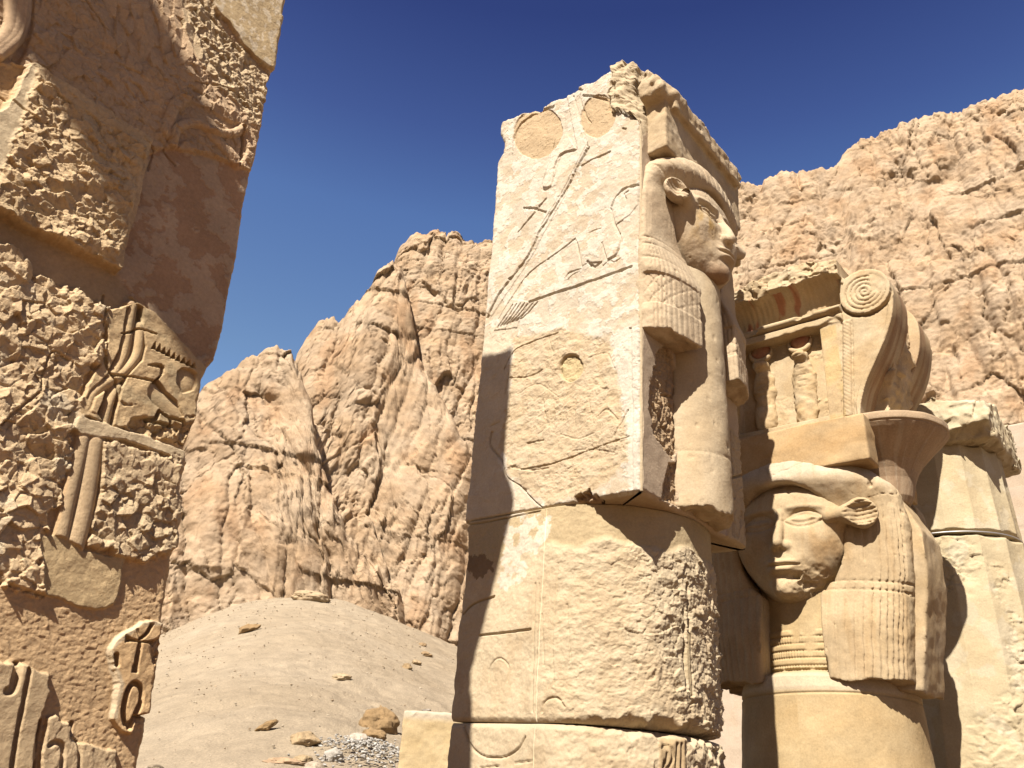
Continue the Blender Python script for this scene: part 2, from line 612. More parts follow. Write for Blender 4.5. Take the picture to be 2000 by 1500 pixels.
def ground_at(px, py, lo=13.0, hi=110.0):
    """first point of the slope along the line of sight of a photo point"""
    d = ray(px, py); d = d / math.hypot(d[0], d[1])
    for s in np.arange(lo, hi, 0.1):
        p = CAM + d * s
        if p[2] <= ground_z(p[0], p[1]):
            return p
    return CAM + d * hi


def billow(u, v, seed, octs=3, gain=0.5):
    s = 0; a = 1.0; f = 1.0
    for i in range(octs):
        s = s + a * (np.sqrt(np.abs(n2(u * f + 5.5 * i, v * f + 2.2 * i, seed + i)) + 0.003) - 0.45); a *= gain; f *= 2.1
    return s


def cliff_sheet(name, skyline, R0, bottom_el, step, seed, lean=0.12, edge=None, buttress=(), rot=0.0, big=1.7):
    """a rock face standing R0 metres off, its top line traced; edge: metres over which its sides curl back"""
    S = np.array([az_el(*p) for p in skyline])
    th0, th1 = S[0, 0], S[-1, 0]
    nth = int((th1 - th0) * R0 / step); th = np.linspace(th0, th1, nth)
    tn = np.tan(np.interp(th, S[:, 0], S[:, 1]))
    zb = EYE + R0 * math.tan(bottom_el) - 3
    ztop = (EYE + tn * (R0 + 2.2 - lean * zb)) / (1 - lean * tn) + 0.3
    s1 = th * R0
    ztop = ztop + 1.1 * billow(s1 / 3.5, s1 * 0, seed + 71, 4, 0.6) + 0.35 * facet2(s1 / 1.1, s1 * 0, seed + 72)[0]
    zb = EYE + R0 * math.tan(bottom_el) - 3
    nz = int((ztop.max() - zb) / step)
    t = np.linspace(0, 1, nz)
    TH, T = np.meshgrid(th, t, indexing='ij')
    Z = zb + (ztop[:, None] - zb) * T
    s = TH * R0
    c, sn = math.cos(rot), math.sin(rot)
    u0 = s * c + Z * sn; v0 = -s * sn + Z * c
    wx = u0 + 0.9 * fbm2(u0 / 9, v0 / 14, seed, 4, 0.6); wz = v0 + 1.5 * fbm2(u0 / 9 + 40, v0 / 9, seed + 3, 4, 0.6)
    D = 3.6 * billow(wx / 17, wz / 70, seed + 10, 1) + 0.5 * billow(wx / 5.6, wz / 34, seed + 20, 1, 0.5)
    f4, e4 = facet2(wx / 0.85, wz / 5.0, seed + 54, 0.8, 0.9)
    patch = sst(-0.25, 0.35, fbm2(u0 / 20, v0 / 14, seed + 31, 3))
    D += (0.05 + 0.25 * patch) * billow(wx / 1.7, wz / 5.5, seed + 40, 2, 0.5)
    f1, e1 = facet2(wx / 3.3, wz / 6.0, seed + 50, 1.0, 0.6)
    f2, e2 = facet2(wx / 1.1, wz / 1.6, seed + 51, 1.0, 0.6)
    f3, e3 = facet2(wx / 0.5, wz / 0.75, seed + 52, 1.0, 0.6)
    f0, e0_ = facet2(wx / 7.5, wz / 16.0, seed + 53, 1.0, 0.7)
    col = sst(-0.15, 0.3, fbm2(u0 / 15 + 7, v0 / 18, seed + 32, 2))
    f5, e5 = facet2(wx / 3.4, wz / 17.0, seed + 55, 0.5, 0.8)
    D += big * (np.sqrt(np.clip(e5, 0, 0.6)) - 0.5) + 0.55 * big * f5
    D += col * (0.45 * f4 + 0.30 * (np.sqrt(np.clip(e4, 0, 0.6)) - 0.5))
    D += 1.2 * f0 + (0.22 + 0.40 * patch) * f1 + (0.07 + 0.15 * patch) * f2 + (0.03 + 0.05 * patch) * f3
    D -= 0.28 * (1 - sst(0.0, 0.03, e0_)) + 0.2 * (1 - sst(0.0, 0.06, e1)) * patch
    # bedding: stepped ledges, wandering a little
    bz = Z + 1.5 * fbm2(s / 25, Z / 25, seed + 60, 3)
    lay = facet2(bz / 3.4, bz * 0 + 0.5, seed + 61, 0.0, 1.0)[0]
    D += 0.8 * lay * sst(-0.2, 0.5, fbm2(s / 18, Z / 9, seed + 62, 2) + 0.15)
    D += 0.15 * fbm2(s / 0.9, Z / 0.9, seed + 65, 4, 0.55)
    for bx, by, bw, bh, amp in buttress:
        a0, e0 = az_el(bx, by); zc = EYE + R0 * math.tan(e0)
        D += amp * np.exp(-((s - a0 * R0) / bw) ** 2 - ((Z - zc) / bh) ** 2)
    # crest rounds back, sides curl back
    h = Z - ztop[:, None]
    D -= 3.5 * np.exp(h / 1.6) * (0.6 + 0.8 * np.abs(n2(s / 3, s * 0, seed + 75)))
    Rr = R0 + lean * (Z - zb) - D
    if edge:
        e = np.minimum(s - s.min(), s.max() - s)
        Rr += 6 * np.clip(1 - e / (edge * 1.6), 0, 1) ** 2
    # the plateau behind the crest
    back = [Rr[:, -1] + k for k in (2, 6, 20, 60)]
    Rr = np.concatenate([Rr, np.stack(back, 1)], 1)
    Z = np.concatenate([Z, np.stack([ztop - 0.3 * k for k in (1, 2, 4, 8)], 1)], 1)
    TH = np.concatenate([TH] + [TH[:, -1:]] * 4, 1)
    V = np.stack([Rr * np.sin(TH), Rr * np.cos(TH), Z], -1)
    n = fbm2(s / 7, bz / 5, seed + 80, 4); n_ = fbm2(s / 1.5, bz / 1.0, seed + 81, 3)
    k = np.clip(0.5 + 0.8 * n, 0, 1)[..., None]
    C = np.array([0.60, 0.43, 0.275]) * k + np.array([0.66, 0.51, 0.36]) * (1 - k)
    red = (sst(0.25, 0.7, fbm2(s / 5 + 9, Z[:, :-4] / 9, seed + 83, 4)) * 0.5)[..., None]
    C = C * (1 - red) + red * np.array([0.55, 0.34, 0.19])
    C = C * (1 + 0.10 * n_[..., None])
    lay2 = _RND[(_h(np.floor(bz / 2.1 + 500).astype(np.int64), np.floor(s * 0 + 3).astype(np.int64), 0, 77) & np.uint32(65535)).astype(np.int32)]
    C = C * (0.93 + 0.12 * lay2[..., None])
    C = C * np.array([0.90, 0.885, 0.85])
    C = np.concatenate([C] + [C[:, -1:]] * 4, 1)
    o = mesh_obj(name, V.reshape(-1, 3), grid_faces(V.shape[0], V.shape[1]), M_CLIFF, C.reshape(-1, 3))
    return structure(o)


cliff_sheet('cliff', [(-700, 900), (-100, 900), (330, 840), (365, 800), (395, 757), (430, 735), (470, 705), (500, 693), (540, 690), (570, 696), (588, 745), (606, 810), (615, 880), (640, 960), (680, 1050), (730, 1110), (800, 1170)],
            104, math.radians(2), 0.17, 100, 0.25, 5.0, [(600, 930, 5, 16, 3.0), (420, 1000, 4, 10, 2.0)], 0.35, 1.1)
cliff_sheet('cliff', [(540, 800), (572, 720), (582, 672), (600, 645), (625, 622), (650, 612), (662, 626), (690, 600), (720, 570), (735, 540), (765, 522), (785, 540), (800, 600), (815, 680), (850, 760), (900, 850), (960, 930)],
            112, math.radians(2), 0.17, 200, 0.2, 4.0, [(720, 640, 4, 12, 2.5)], -0.1, 1.1)
cliff_sheet('cliff', [(560, 900), (640, 760), (700, 640), (742, 560), (768, 510), (782, 478), (812, 461), (850, 457), (895, 460), (915, 470), (950, 461), (1000, 480), (1100, 430), (1250, 400), (1390, 374), (1420, 372),
                      (1450, 358), (1500, 350), (1560, 341), (1630, 334), (1645, 305), (1670, 281), (1700, 272), (1750, 256), (1790, 232), (1850, 220), (1900, 210), (1960, 196), (2000, 186), (2120, 160), (2400, 150), (3000, 200)],
            120, math.radians(2), 0.19, 300, 0.16, None, [(1950, 500, 5, 12, 3.5)], 0.0, 1.2)
# ------------------------------------------------------------------ the carved pillar on the left
def build_left_pillar():
    fr = Frame('carved_pillar', 'nearest pillar, hacked and patched with plaster, half shaded, carved with bird and ankh', 'pillar', -3.9, 1.15)
    B0 = 0.35
    TAU = math.tan(math.radians(5.0))                            # the face leans back a little
    _n = BX - TAU * np.array([0, 0, 1.0])

    def conv(x, y):
        q = _hit(x, y, P0 + B0 * BX, _n) - P0
        return (q @ AX, q[2])
    edge = np.array([conv(*p) for p in [(270, 1500), (283, 1440), (290, 1398), (300, 1345), (318, 1222), (324, 1180), (334, 1110), (338, 1085), (346, 1062), (352, 1020), (356, 985), (350, 960), (352, 925), (362, 905),
                                        (358, 880), (372, 850), (384, 812), (388, 770), (394, 740), (402, 728), (425, 700), (437, 655), (455, 560), (469, 490), (481, 400), (492, 345), (500, 300), (512, 235), (520, 190), (522, 160), (531, 140), (541, 75), (548, 40), (555, -10)]])
    z = np.concatenate([np.linspace(GZ, -2.02, 40), np.linspace(-2.0, 2.0, 1160), np.linspace(2.03, 5.15, 130)])
    ae = np.interp(z, edge[:, 1], edge[:, 0])
    ae = np.where(z > 1.97, edge[-1, 0] - 0.01 * (z - 1.97), ae) + 0.004 * fbm2(z * 14, z * 0, 4, 4)
    s = np.concatenate([np.linspace(0, 0.19, 60), np.linspace(0.195, 1, 450)])
    a = -4.72 + (ae[:, None] + 4.72) * s[None, :]
    zz = np.repeat(z[:, None], len(s), 1)
    R = Relief(a, zz, conv, (0.60, 0.415, 0.23))
    U, V = R.U, R.V
    m = R.mask
    # pitted lower plaster
    c1, c1e = facet2((U + 0.6 * V) * 48, (V - 0.3 * U) * 80, 40, 1, 1)
    R.H += 0.0035 * c1 + 0.002 * fbm2(U * 35, V * 35, 41, 4) + 0.006 * fbm2(U * 3, V * 3, 42, 2) - 0.003
    rA = rough(U, V, 0.075, 50); rB = rough(U, V, 0.085, 60); rC = rough(U, V * 0.8, 0.055, 70)
    # hacked zone at the top
    k = m([(-400, -900), (700, -900), (600, 130), (520, 300), (490, 335), (400, 300), (300, 292), (50, 140), (-400, 0)], 0.01, 0.02)
    R.level(k, 0.02, 0.050 * rA); R.tint(k, (0.60, 0.43, 0.27), 0.9)
    k = m([(350, -60), (420, -20), (430, 60), (500, 130), (528, 150), (520, 200), (500, 245), (440, 190), (390, 130), (360, 60)], 0.02, 0.03)
    dm, dme = facet2((U + 0.3 * V) * 26, V * 17, 77, 1.2, 0.5)
    R.level(k, 0.03, 0.035 * dm + 0.012 * fbm2(U * 40, V * 40, 78, 3)); R.tint(k, (0.62, 0.49, 0.31), 0.8)
    k = m([(210, -60), (345, -40), (400, 120), (330, 140), (240, 120), (180, 60)], 0.03, 0.03)
    R.level(k, 0.02, 0.03 * facet2((U + 0.2 * V) * 22, V * 9, 79, 1.2, 0.5)[0] + 0.01 * rC)
    k = m([(385, -40), (640, -40), (600, 135), (531, 143), (500, 124), (468, 92), (440, 50), (415, 22)], 0.004, 0.006)
    PM = {'top': k}
    R.level(k, 0.075, 0.004 * fbm2(U * 10, V * 10, 43, 4)); R.tint(k, (0.58, 0.44, 0.25))
    R.tint(k * sst(0.15, 0.3, fbm2(U * 22, V * 14, 44, 4)), (0.72, 0.60, 0.42))
    # smooth plaster field
    pl = m([(288, 300), (330, 288), (400, 300), (488, 332), (560, 310), (470, 600), (430, 715), (397, 724), (268, 588), (222, 548), (232, 520), (262, 420)], 0.006, 0.01)
    R.level(pl, -0.03, 0.006 * fbm2(U * 4, V * 4, 45, 3) + 0.0015 * fbm2(U * 50, V * 50, 46, 3))
    R.tint(pl, (0.52, 0.335, 0.20))
    old = pl * sst(-0.05, 0.08, fbm2(U * 5.5, V * 5.5, 47, 6, 0.6) + 0.18 * sst(0.0, -0.9, V - 0.6) * 0 + 0.05)
    R.tint(old, (0.60, 0.44, 0.29)); R.H += 0.004 * old
    # band under the raised block
    k = m([(-200, 330), (225, 528), (268, 588), (258, 596), (205, 606), (150, 575), (60, 548), (20, 480), (-200, 430)], 0.008, 0.012)
    R.level(k, -0.03, 0.006 * fbm2(U * 8, V * 8, 48, 3)); R.tint(k, (0.52, 0.37, 0.22))
    # hacked zone at the left
    k = m([(-300, 420), (22, 482), (62, 548), (150, 572), (206, 604), (204, 690), (166, 742), (152, 815), (140, 850), (118, 960), (85, 1050), (88, 1162), (0, 1138), (-300, 1110)], 0.012, 0.03)
    R.level(k, 0.045, 0.066 * rB); R.tint(k, (0.67, 0.50, 0.30), 0.9)
    R.tint(k * sst(0.2, 0.6, fbm2(U * 6, V * 6, 49, 4)), (0.66, 0.55, 0.38), 0.7)
    # raised hacked block
    k = m([(50, 128), (290, 282), (227, 530), (110, 478), (-200, 330), (-200, 250), (5, 225)], 0.005, 0.008)
    PM['inset'] = k
    R.level(k, 0.105, 0.062 * rough(U, V, 0.066, 80)); R.tint(k, (0.65, 0.48, 0.28))
    k2 = m([(50, 126), (66, 140), (52, 185), (26, 260), (0, 330), (-120, 560), (-160, 300), (5, 215)], 0.012, 0.01)
    R.level(k2, 0.085, 0.006 * fbm2(U * 9, V * 9, 81, 3)); R.tint(k2, (0.66, 0.53, 0.34))
    k2 = m([(52, 128), (290, 282), (284, 304), (230, 270), (120, 205), (62, 150)], 0.008, 0.012)
    R.level(k2, 0.10, 0.02 * rC)
    k2 = m([(290, 282), (276, 296), (262, 340), (240, 450), (215, 522), (227, 532), (250, 450), (280, 330)], 0.008, 0.006)
    R.level(k2, 0.09, 0.006 * rC)
    # top left rounded carving
    for w in (0, 1, 2):
        R.ridge([(18 + 16 * w, -60), (20 + 15 * w, 20), (10 + 14 * w, 70), (-30 + 12 * w, 110)], 0.025, 0.035, 0.03)
    R.groove([(58, -40), (56, 40), (44, 88), (30, 120)], 0.02, 0.04)
    # a foot carved above the plaster
    k = m([(316, 225), (345, 190), (372, 200), (480, 255), (477, 325), (455, 322), (420, 300), (390, 268), (335, 290), (320, 270)], 0.01, 0.01)
    R.level(k, 0.0, 0.03 * rC)
    R.ridge([(322, 262), (330, 235), (342, 208), (360, 196)], 0.03, 0.055)
    R.ridge([(336, 282), (342, 258), (358, 244), (385, 242), (415, 258), (450, 262), (474, 252)], 0.024, 0.055)
    R.ridge([(415, 266), (440, 290), (462, 318)], 0.035, 0.035)
    R.groove([(472, 250), (473, 285), (466, 322)], 0.01, 0.04)
    R.groove([(320, 285), (325, 298), (345, 320)], 0.006, 0.02)
    # carved panel with ribbons and a bird
    P = m([(203, 612), (232, 600), (264, 592), (300, 612), (350, 665), (399, 722), (392, 762), (386, 802), (358, 872), (290, 852), (215, 834), (150, 814), (160, 765), (172, 735), (205, 700)], 0.006, 0.006)
    R.level(P, 0.045, 0.004 * fbm2(U * 12, V * 12, 82, 4)); R.tint(P, (0.62, 0.45, 0.25))
    R.tint(P * sst(0.1, 0.5, fbm2(U * 9, V * 9, 83, 4)), (0.50, 0.39, 0.23), 0.7)
    low = m([(190, 800), (215, 834), (330, 870), (362, 880), (372, 815), (330, 830), (300, 830), (270, 805), (240, 790), (225, 800)], 0.01, 0.02)
    ch = m([(242, 606), (258, 594), (274, 603), (274, 640), (280, 680), (272, 705), (245, 735), (232, 760), (216, 834), (200, 830), (170, 790), (165, 780), (172, 765), (205, 735), (226, 690), (236, 650)], 0.003, 0.002)
    R.level(ch, -0.008)
    R.ridge([(256, 600), (249, 640), (240, 690), (224, 725), (214, 735)], 0.030, 0.048, -0.006)
    R.ridge([(272, 640), (266, 690), (250, 716), (226, 737), (196, 755), (176, 775), (166, 800)], 0.030, 0.050, -0.006)
    R.ridge([(228, 758), (216, 778), (208, 800), (200, 836)], 0.028, 0.046, -0.006)
    k = m([(200, 765), (196, 785), (184, 812), (172, 806), (180, 780)], 0.004, 0.0)
    R.level(k, 0.05)
    # zigzag of water
    for i in range(9):
        x0, y0 = 291 + 9.6 * i, 680 + 4.5 * i
        k = m([(x0 - 2, y0 + 4), (x0 + 6, y0 - 9 + i * 0.5), (x0 + 8.5, y0 + 6)], 0.0015, 0.001)
        R.level(k, 0.012)
    # sun disc and bird
    k = m([(340, 728), (350, 721), (366, 723), (378, 732), (379, 750), (372, 764), (352, 770), (340, 752)], 0.003, 0.002)
    R.level(k, 0.012 + 0.0 * U)
    dd = R.dist([(359, 748), (360, 749)], 0.14, False)
    R.H = np.where(k > 0.5, np.maximum(R.H, 0.010 + 0.026 * np.clip(1 - (dd / 0.085) ** 2, 0, 1)), R.H)
    k = m([(283, 716), (298, 713), (310, 714), (315, 720), (313, 732), (303, 744), (320, 768), (340, 786), (352, 815), (340, 818), (318, 808), (294, 790), (284, 776), (283, 764), (290, 752), (308, 736), (307, 722), (298, 720)], 0.002, 0.001)
    R.level(k, 0.010)
    R.ridge([(290, 766), (305, 782), (325, 798), (346, 813)], 0.05, 0.030, 0.008)
    R.ridge([(296, 717), (309, 720), (311, 730)], 0.010, 0.016, 0.012)
    for pl_ in ([(305, 806), (299, 820), (277, 822)], [(312, 810), (326, 818), (330, 834)], [(330, 818), (352, 824), (358, 838)], [(277, 822), (310, 830), (358, 842)]):
        R.groove(pl_, 0.010, 0.035, False)
    R.level(low * sst(-0.3, 0.2, fbm2(U * 8, V * 8, 84, 3) + 0.1), 0.02, 0.05 * rC)
    # smooth strip across
    k = m([(138, 838), (152, 812), (215, 834), (290, 856), (356, 882), (362, 904), (300, 884), (238, 864), (150, 852)], 0.006, 0.005)
    R.level(k, 0.048, 0.005 * fbm2(U * 12, V * 12, 85, 3)); R.tint(k, (0.62, 0.49, 0.31))
    # hacked patch right of the lower ribbons
    k = m([(194, 862), (238, 866), (300, 886), (364, 906), (356, 960), (360, 1000), (348, 1066), (318, 1088), (290, 1094), (242, 1086), (160, 1073), (188, 965)], 0.008, 0.02)
    R.level(k, 0.05, 0.060 * rough(U, V, 0.075, 90)); R.tint(k, (0.58, 0.44, 0.27))
    R.level(m([(200, 866), (238, 868), (320, 895), (330, 930), (280, 950), (215, 935), (197, 920)], 0.02, 0.03), 0.055, 0.02 * rC)
    # lower ribbons
    k = m([(148, 853), (196, 863), (192, 960), (161, 1073), (104, 1046), (116, 1000), (138, 905)], 0.003, 0.003)
    R.level(k, -0.005); R.tint(k, (0.57, 0.42, 0.25))
    R.ridge([(160, 858), (146, 920), (130, 985), (117, 1048)], 0.030, 0.05, -0.005)
    R.ridge([(184, 864), (174, 930), (162, 1000), (145, 1066)], 0.036, 0.055, -0.005)
    # smooth patch, and the ankh panel
    k = m([(74, 1050), (106, 1045), (161, 1074), (240, 1092), (232, 1150), (220, 1180), (190, 1191), (160, 1186), (86, 1162), (82, 1100)], 0.004, 0.006)
    PM['patch'] = k
    R.level(k, 0.022, 0.005 * fbm2(U * 14, V * 14, 86, 4)); R.tint(k, (0.54, 0.40, 0.22))
    k = m([(209, 1266), (226, 1246), (262, 1222), (272, 1215), (295, 1212), (330, 1222), (318, 1330), (300, 1380), (292, 1398), (262, 1404), (250, 1432), (234, 1428), (215, 1404), (226, 1335), (214, 1300)], 0.004, 0.006)
    PM['ankh'] = k
    R.level(k, 0.045, 0.004 * fbm2(U * 14, V * 14, 87, 4)); R.tint(k, (0.62, 0.42, 0.22))
    rim = m([(205, 1268), (224, 1244), (262, 1220), (272, 1212), (330, 1216), (330, 1224), (272, 1222), (228, 1256), (216, 1270), (224, 1300), (235, 1335), (222, 1404), (212, 1402), (222, 1335), (210, 1300)], 0.006, 0.004)
    R.tint(rim, (0.68, 0.56, 0.38), 0.8)
    for q in ([(240, 1241), (252, 1248), (267, 1252), (282, 1253), (297, 1251), (296, 1262), (282, 1257), (267, 1255), (252, 1253), (239, 1254)],
              [(264, 1254), (272, 1256), (262, 1314), (250, 1313)],
              [(289, 1218), (295, 1219), (287, 1236), (270, 1251), (265, 1249), (278, 1236)]):
        R.level(m(q, 0.002, 0.001), 0.012)
    R.groove([(262, 1230), (266, 1240), (267, 1250)], 0.007, 0.008)
    R.groove([(240, 1412), (236, 1390), (238, 1370), (244, 1347), (254, 1335), (265, 1339), (270, 1352), (268, 1372), (260, 1392), (247, 1420)], 0.012, 0.035)
    R.groove([(222, 1280), (224, 1298)], 0.012, 0.03)
    R.level(m([(262, 1398), (292, 1394), (286, 1412), (262, 1408)], 0.004, 0.006), -0.02)
    R.level(m([(288, 1256), (310, 1240), (312, 1262), (296, 1290), (292, 1275)], 0.01, 0.015) * 0.8, 0.02, 0.03 * rC)
    # lower left remains
    k = m([(-300, 1290), (10, 1292), (48, 1300), (92, 1318), (90, 1350), (78, 1400), (60, 1560), (-300, 1560)], 0.005, 0.008)
    R.level(k, 0.05, 0.005 * fbm2(U * 12, V * 12, 88, 4)); R.tint(k, (0.56, 0.42, 0.25))
    R.groove([(52, 1308), (42, 1360), (26, 1440), (14, 1520)], 0.010, 0.04)
    R.groove([(30, 1300), (20, 1345), (10, 1350)], 0.016, 0.05)
    k = m([(86, 1400), (106, 1395), (116, 1408), (132, 1410), (148, 1452), (200, 1460), (228, 1462), (226, 1480), (215, 1560), (66, 1560)], 0.004, 0.008)
    R.level(k, 0.04, 0.012 * rC); R.tint(k, (0.57, 0.43, 0.26))
    R.groove([(76, 1408), (68, 1450), (60, 1530)], 0.012, 0.04)
    R.groove([(92, 1455), (105, 1450), (118, 1462), (112, 1520)], 0.010, 0.03)
    R.groove([(140, 1412), (136, 1440), (150, 1456), (148, 1520)], 0.008, 0.03)
    # cracks
    for c in ([(0, 832), (10, 820), (70, 770)], [(75, 765), (80, 735), (98, 690), (130, 705)], [(197, 690), (205, 722), (220, 745), (226, 770), (220, 800)], [(206, 575), (198, 620), (198, 640)], [(232, 654), (250, 652), (265, 645), (300, 655)],
              [(0, 1138), (85, 1165)], [(140, -40), (190, 40), (210, 60)], [(215, 735), (250, 738), (300, 748)], [(290, 282), (300, 296), (292, 330)], [(392, 8), (425, 60), (468, 104)], [(380, 160), (440, 175), (500, 215)], [(0, 190), (70, 250), (100, 260)]):
        R.groove(c, 0.005, 0.022, True, 0.5)
    # no carving higher up; the unseen top juts out to shape its shadow
    up = sst(2.75, 3.1, V)
    R.H = R.H * (1 - up) + up * (0.33 + 0.03 * rB + 0.24 * np.exp(-((V - 3.74) / 0.22) ** 2) - 0.04 * np.exp(-((V - 3.0) / 0.4) ** 2))
    # edge wear
    e = (ae[:, None] - U)
    R.H -= 0.03 * np.clip(1 - e / (0.02 + 0.012 * np.abs(R.J)), 0, 1) ** 2
    for k, lv in ((P, 0.045), (PM['ankh'], 0.045)):                 # carving keeps its depth, the broken ground is shallow
        R.H = R.H + k * (R.H - lv) * 0.75
    R.H *= 0.55
    front = np.stack([U, B0 + TAU * np.minimum(V, 2.3) - R.H, V], -1)
    # the other three sides, plain
    nb = 24
    tb = np.linspace(0, 1, nb)
    side = np.stack([np.repeat(ae[:, None], nb, 1), B0 + 0.22 + 1.40 * np.repeat(tb[None], len(z), 0), np.repeat(z[:, None], nb, 1)], -1)
    side[..., 0] += 0.02 * fbm2(side[..., 1] * 6, side[..., 2] * 6, 99, 3)
    back = side[:, ::-1].copy(); back[..., 0] = -4.72
    mid = np.stack([ae[:, None] + (-4.72 - ae[:, None]) * np.linspace(0.1, 0.9, 8)[None], np.full((len(z), 8), B0 + 1.61), np.repeat(z[:, None], 8, 1)], -1)
    L = np.concatenate([front, side, mid, back], 1)
    Vv, F = ring_block(L, False)
    C = np.concatenate([R.C, np.tile(np.array([0.52, 0.38, 0.22], np.float32), (len(z), L.shape[1] - R.C.shape[1], 1))], 1).reshape(-1, 3)
    C = np.vstack([C, np.tile([0.52, 0.38, 0.22], (len(Vv) - len(C), 1))])
    def full(k):
        return np.concatenate([k, np.zeros((len(z), L.shape[1] - k.shape[1]), np.float32)], 1).reshape(-1)
    split_parts(fr, Vv, F, M_WALL, C, 'pillar_body', [
        ('plaster_field', 'smooth reddish plaster flaking in pale patches', full(pl)), ('inset_block', 'raised hacked block of stone', full(PM['inset'])),
        ('relief_panel', 'smooth panel carved with ribbons, a zigzag, a bird and a disc', full(P)), ('ankh_panel', 'small raised panel with a carved ankh', full(PM['ankh'])),
        ('stone_patch', 'smooth rounded patch of mortar', full(PM['patch'])), ('cornice_patch', 'yellowish plaster flecked with white at the top', full(PM['top']))])


build_left_pillar()
# ------------------------------------------------------------------ sculpted heads (unit: hairline to chin; x to the viewer's right, y out of the face, z up)
def weather(x, y, z, seed):
    """pits and hairline cracks of old limestone"""
    pit = 0.014 * sst(0.52, 0.85, n3(x * 17, y * 17, z * 13, seed)) * sst(-0.1, 0.4, n3(x * 3, y * 3, z * 3, seed + 1))
    cr = np.abs(n3(x * 1.7, y * 1.7, z * 1.7, seed + 2) + 0.10 * n3(x * 9, y * 9, z * 9, seed + 3))
    return pit + 0.007 * (1 - sst(0.0, 0.02, cr)) * sst(0.0, 0.25, n3(x * 1.3 + 5, y * 1.3, z * 1.3, seed + 4))


def lens(x, z, cx, cz, hw, up, dn):
    """signed distance-like field of an almond eye"""
    X = (x - cx) / hw
    top = cz + up * (1 - X * X); bot = cz - dn * (1 - X * X)
    return np.maximum(np.maximum(z - top, bot - z), (np.abs(X) - 1) * hw * 0.6)


def sdf_face(x, y, z, worn=0.0, wide=0.54, nz=0.056, soft=1.0):
    y = y - 0.06
    ax = np.abs(x)
    t = np.clip((0.12 - z) / 0.66, 0, 1)
    w = wide * (1 - 0.47 * t ** 1.6)
    dep = 0.37
    q = (np.abs(x / w) ** 2.7 + np.abs(y / dep) ** 2.2 + np.abs((z - 0.02) / 0.60) ** 2.5) ** (1 / 2.3)
    d = (q - 1) * 0.30
    d = smin(d, sphere(ax, y, z, (0.23, 0.18, 0.0), 0.155), 0.10)          # cheeks
    d = smin(d, ellip(ax, y, z, (0.0, 0.30, -0.43), (0.115, 0.10, 0.085)), 0.09)  # chin
    d = smin(d, ellip(ax, y, z, (0.0, 0.32, -0.25), (0.16, 0.085, 0.12)), 0.08)  # muzzle
    nose = capsule(x, y, z, (0, 0.34, 0.22), (0, 0.45, -0.065), 0.034, nz)
    nose = smin(nose, sphere(ax, y, z, (nz * 1.15, 0.395, -0.085), nz * 0.78), 0.03)
    d = smin(d, nose, 0.045)
    d = smin(d, capsule(ax, y, z, (0.40, 0.20, 0.16), (0.58, 0.26, 0.165), 0.07, 0.062), 0.10)   # root of the ear
    d = smax(d, -ellip(ax, y, z, (0.036, 0.425, -0.132), (0.022, 0.03, 0.018)), 0.015)
    # modelled forms on the front of the face
    e = lens(ax, z, 0.215, 0.155, 0.15, 0.062, 0.048)
    r = -0.060 * np.exp(-((ax - 0.19) / 0.17) ** 2 - ((z - 0.185) / 0.085) ** 2)
    r += 0.042 * (1 - sst(-0.045, 0.0, e))
    r += 0.010 * np.exp(-(e / 0.011) ** 2)
    r -= 0.011 * np.exp(-((e - 0.026) / 0.010) ** 2)
    zb = 0.275 - 0.55 * (ax - 0.20) ** 2
    r += 0.017 * np.exp(-((z - zb) / 0.026) ** 2) * sst(0.03, 0.09, ax) * (1 - sst(0.36, 0.42, ax))
    zt = 0.150 - 0.06 * (ax - 0.36)
    r += 0.012 * np.exp(-((z - zt) / 0.014) ** 2) * sst(0.34, 0.37, ax) * (1 - sst(0.44, 0.47, ax))
    lipw = np.exp(-(ax / 0.13) ** 4)
    zm = -0.255 + 0.25 * ax * ax
    r += 0.040 * np.exp(-((z - (zm + 0.030 - 0.05 * ax)) / 0.022) ** 2) * lipw
    r += 0.044 * np.exp(-((z - (zm - 0.036)) / 0.026) ** 2) * np.exp(-(ax / 0.105) ** 4)
    r -= 0.020 * np.exp(-((z - zm) / 0.009) ** 2) * np.exp(-(ax / 0.145) ** 6)
    r -= 0.016 * np.exp(-((z + 0.335) / 0.03) ** 2) * np.exp(-(ax / 0.10) ** 2)
    r -= 0.012 * np.exp(-(ax / 0.02) ** 2 - ((z + 0.185) / 0.035) ** 2)
    d = d - r * soft * sst(0.02, 0.16, y)
    if worn:
        k = np.exp(-((x - 0.16) / 0.20) ** 2 - ((z + 0.37) / 0.11) ** 2)
        d = d + worn * k * (0.06 + 0.14 * np.abs(fbm3(x * 7, y * 7, z * 9, 12, 3)))
    d = d + 0.0035 * fbm3(x * 12, y * 12, z * 12, 13, 4) + weather(x, y, z, 14 + int(wide * 1000))
    return np.maximum(d, -0.08 - y)


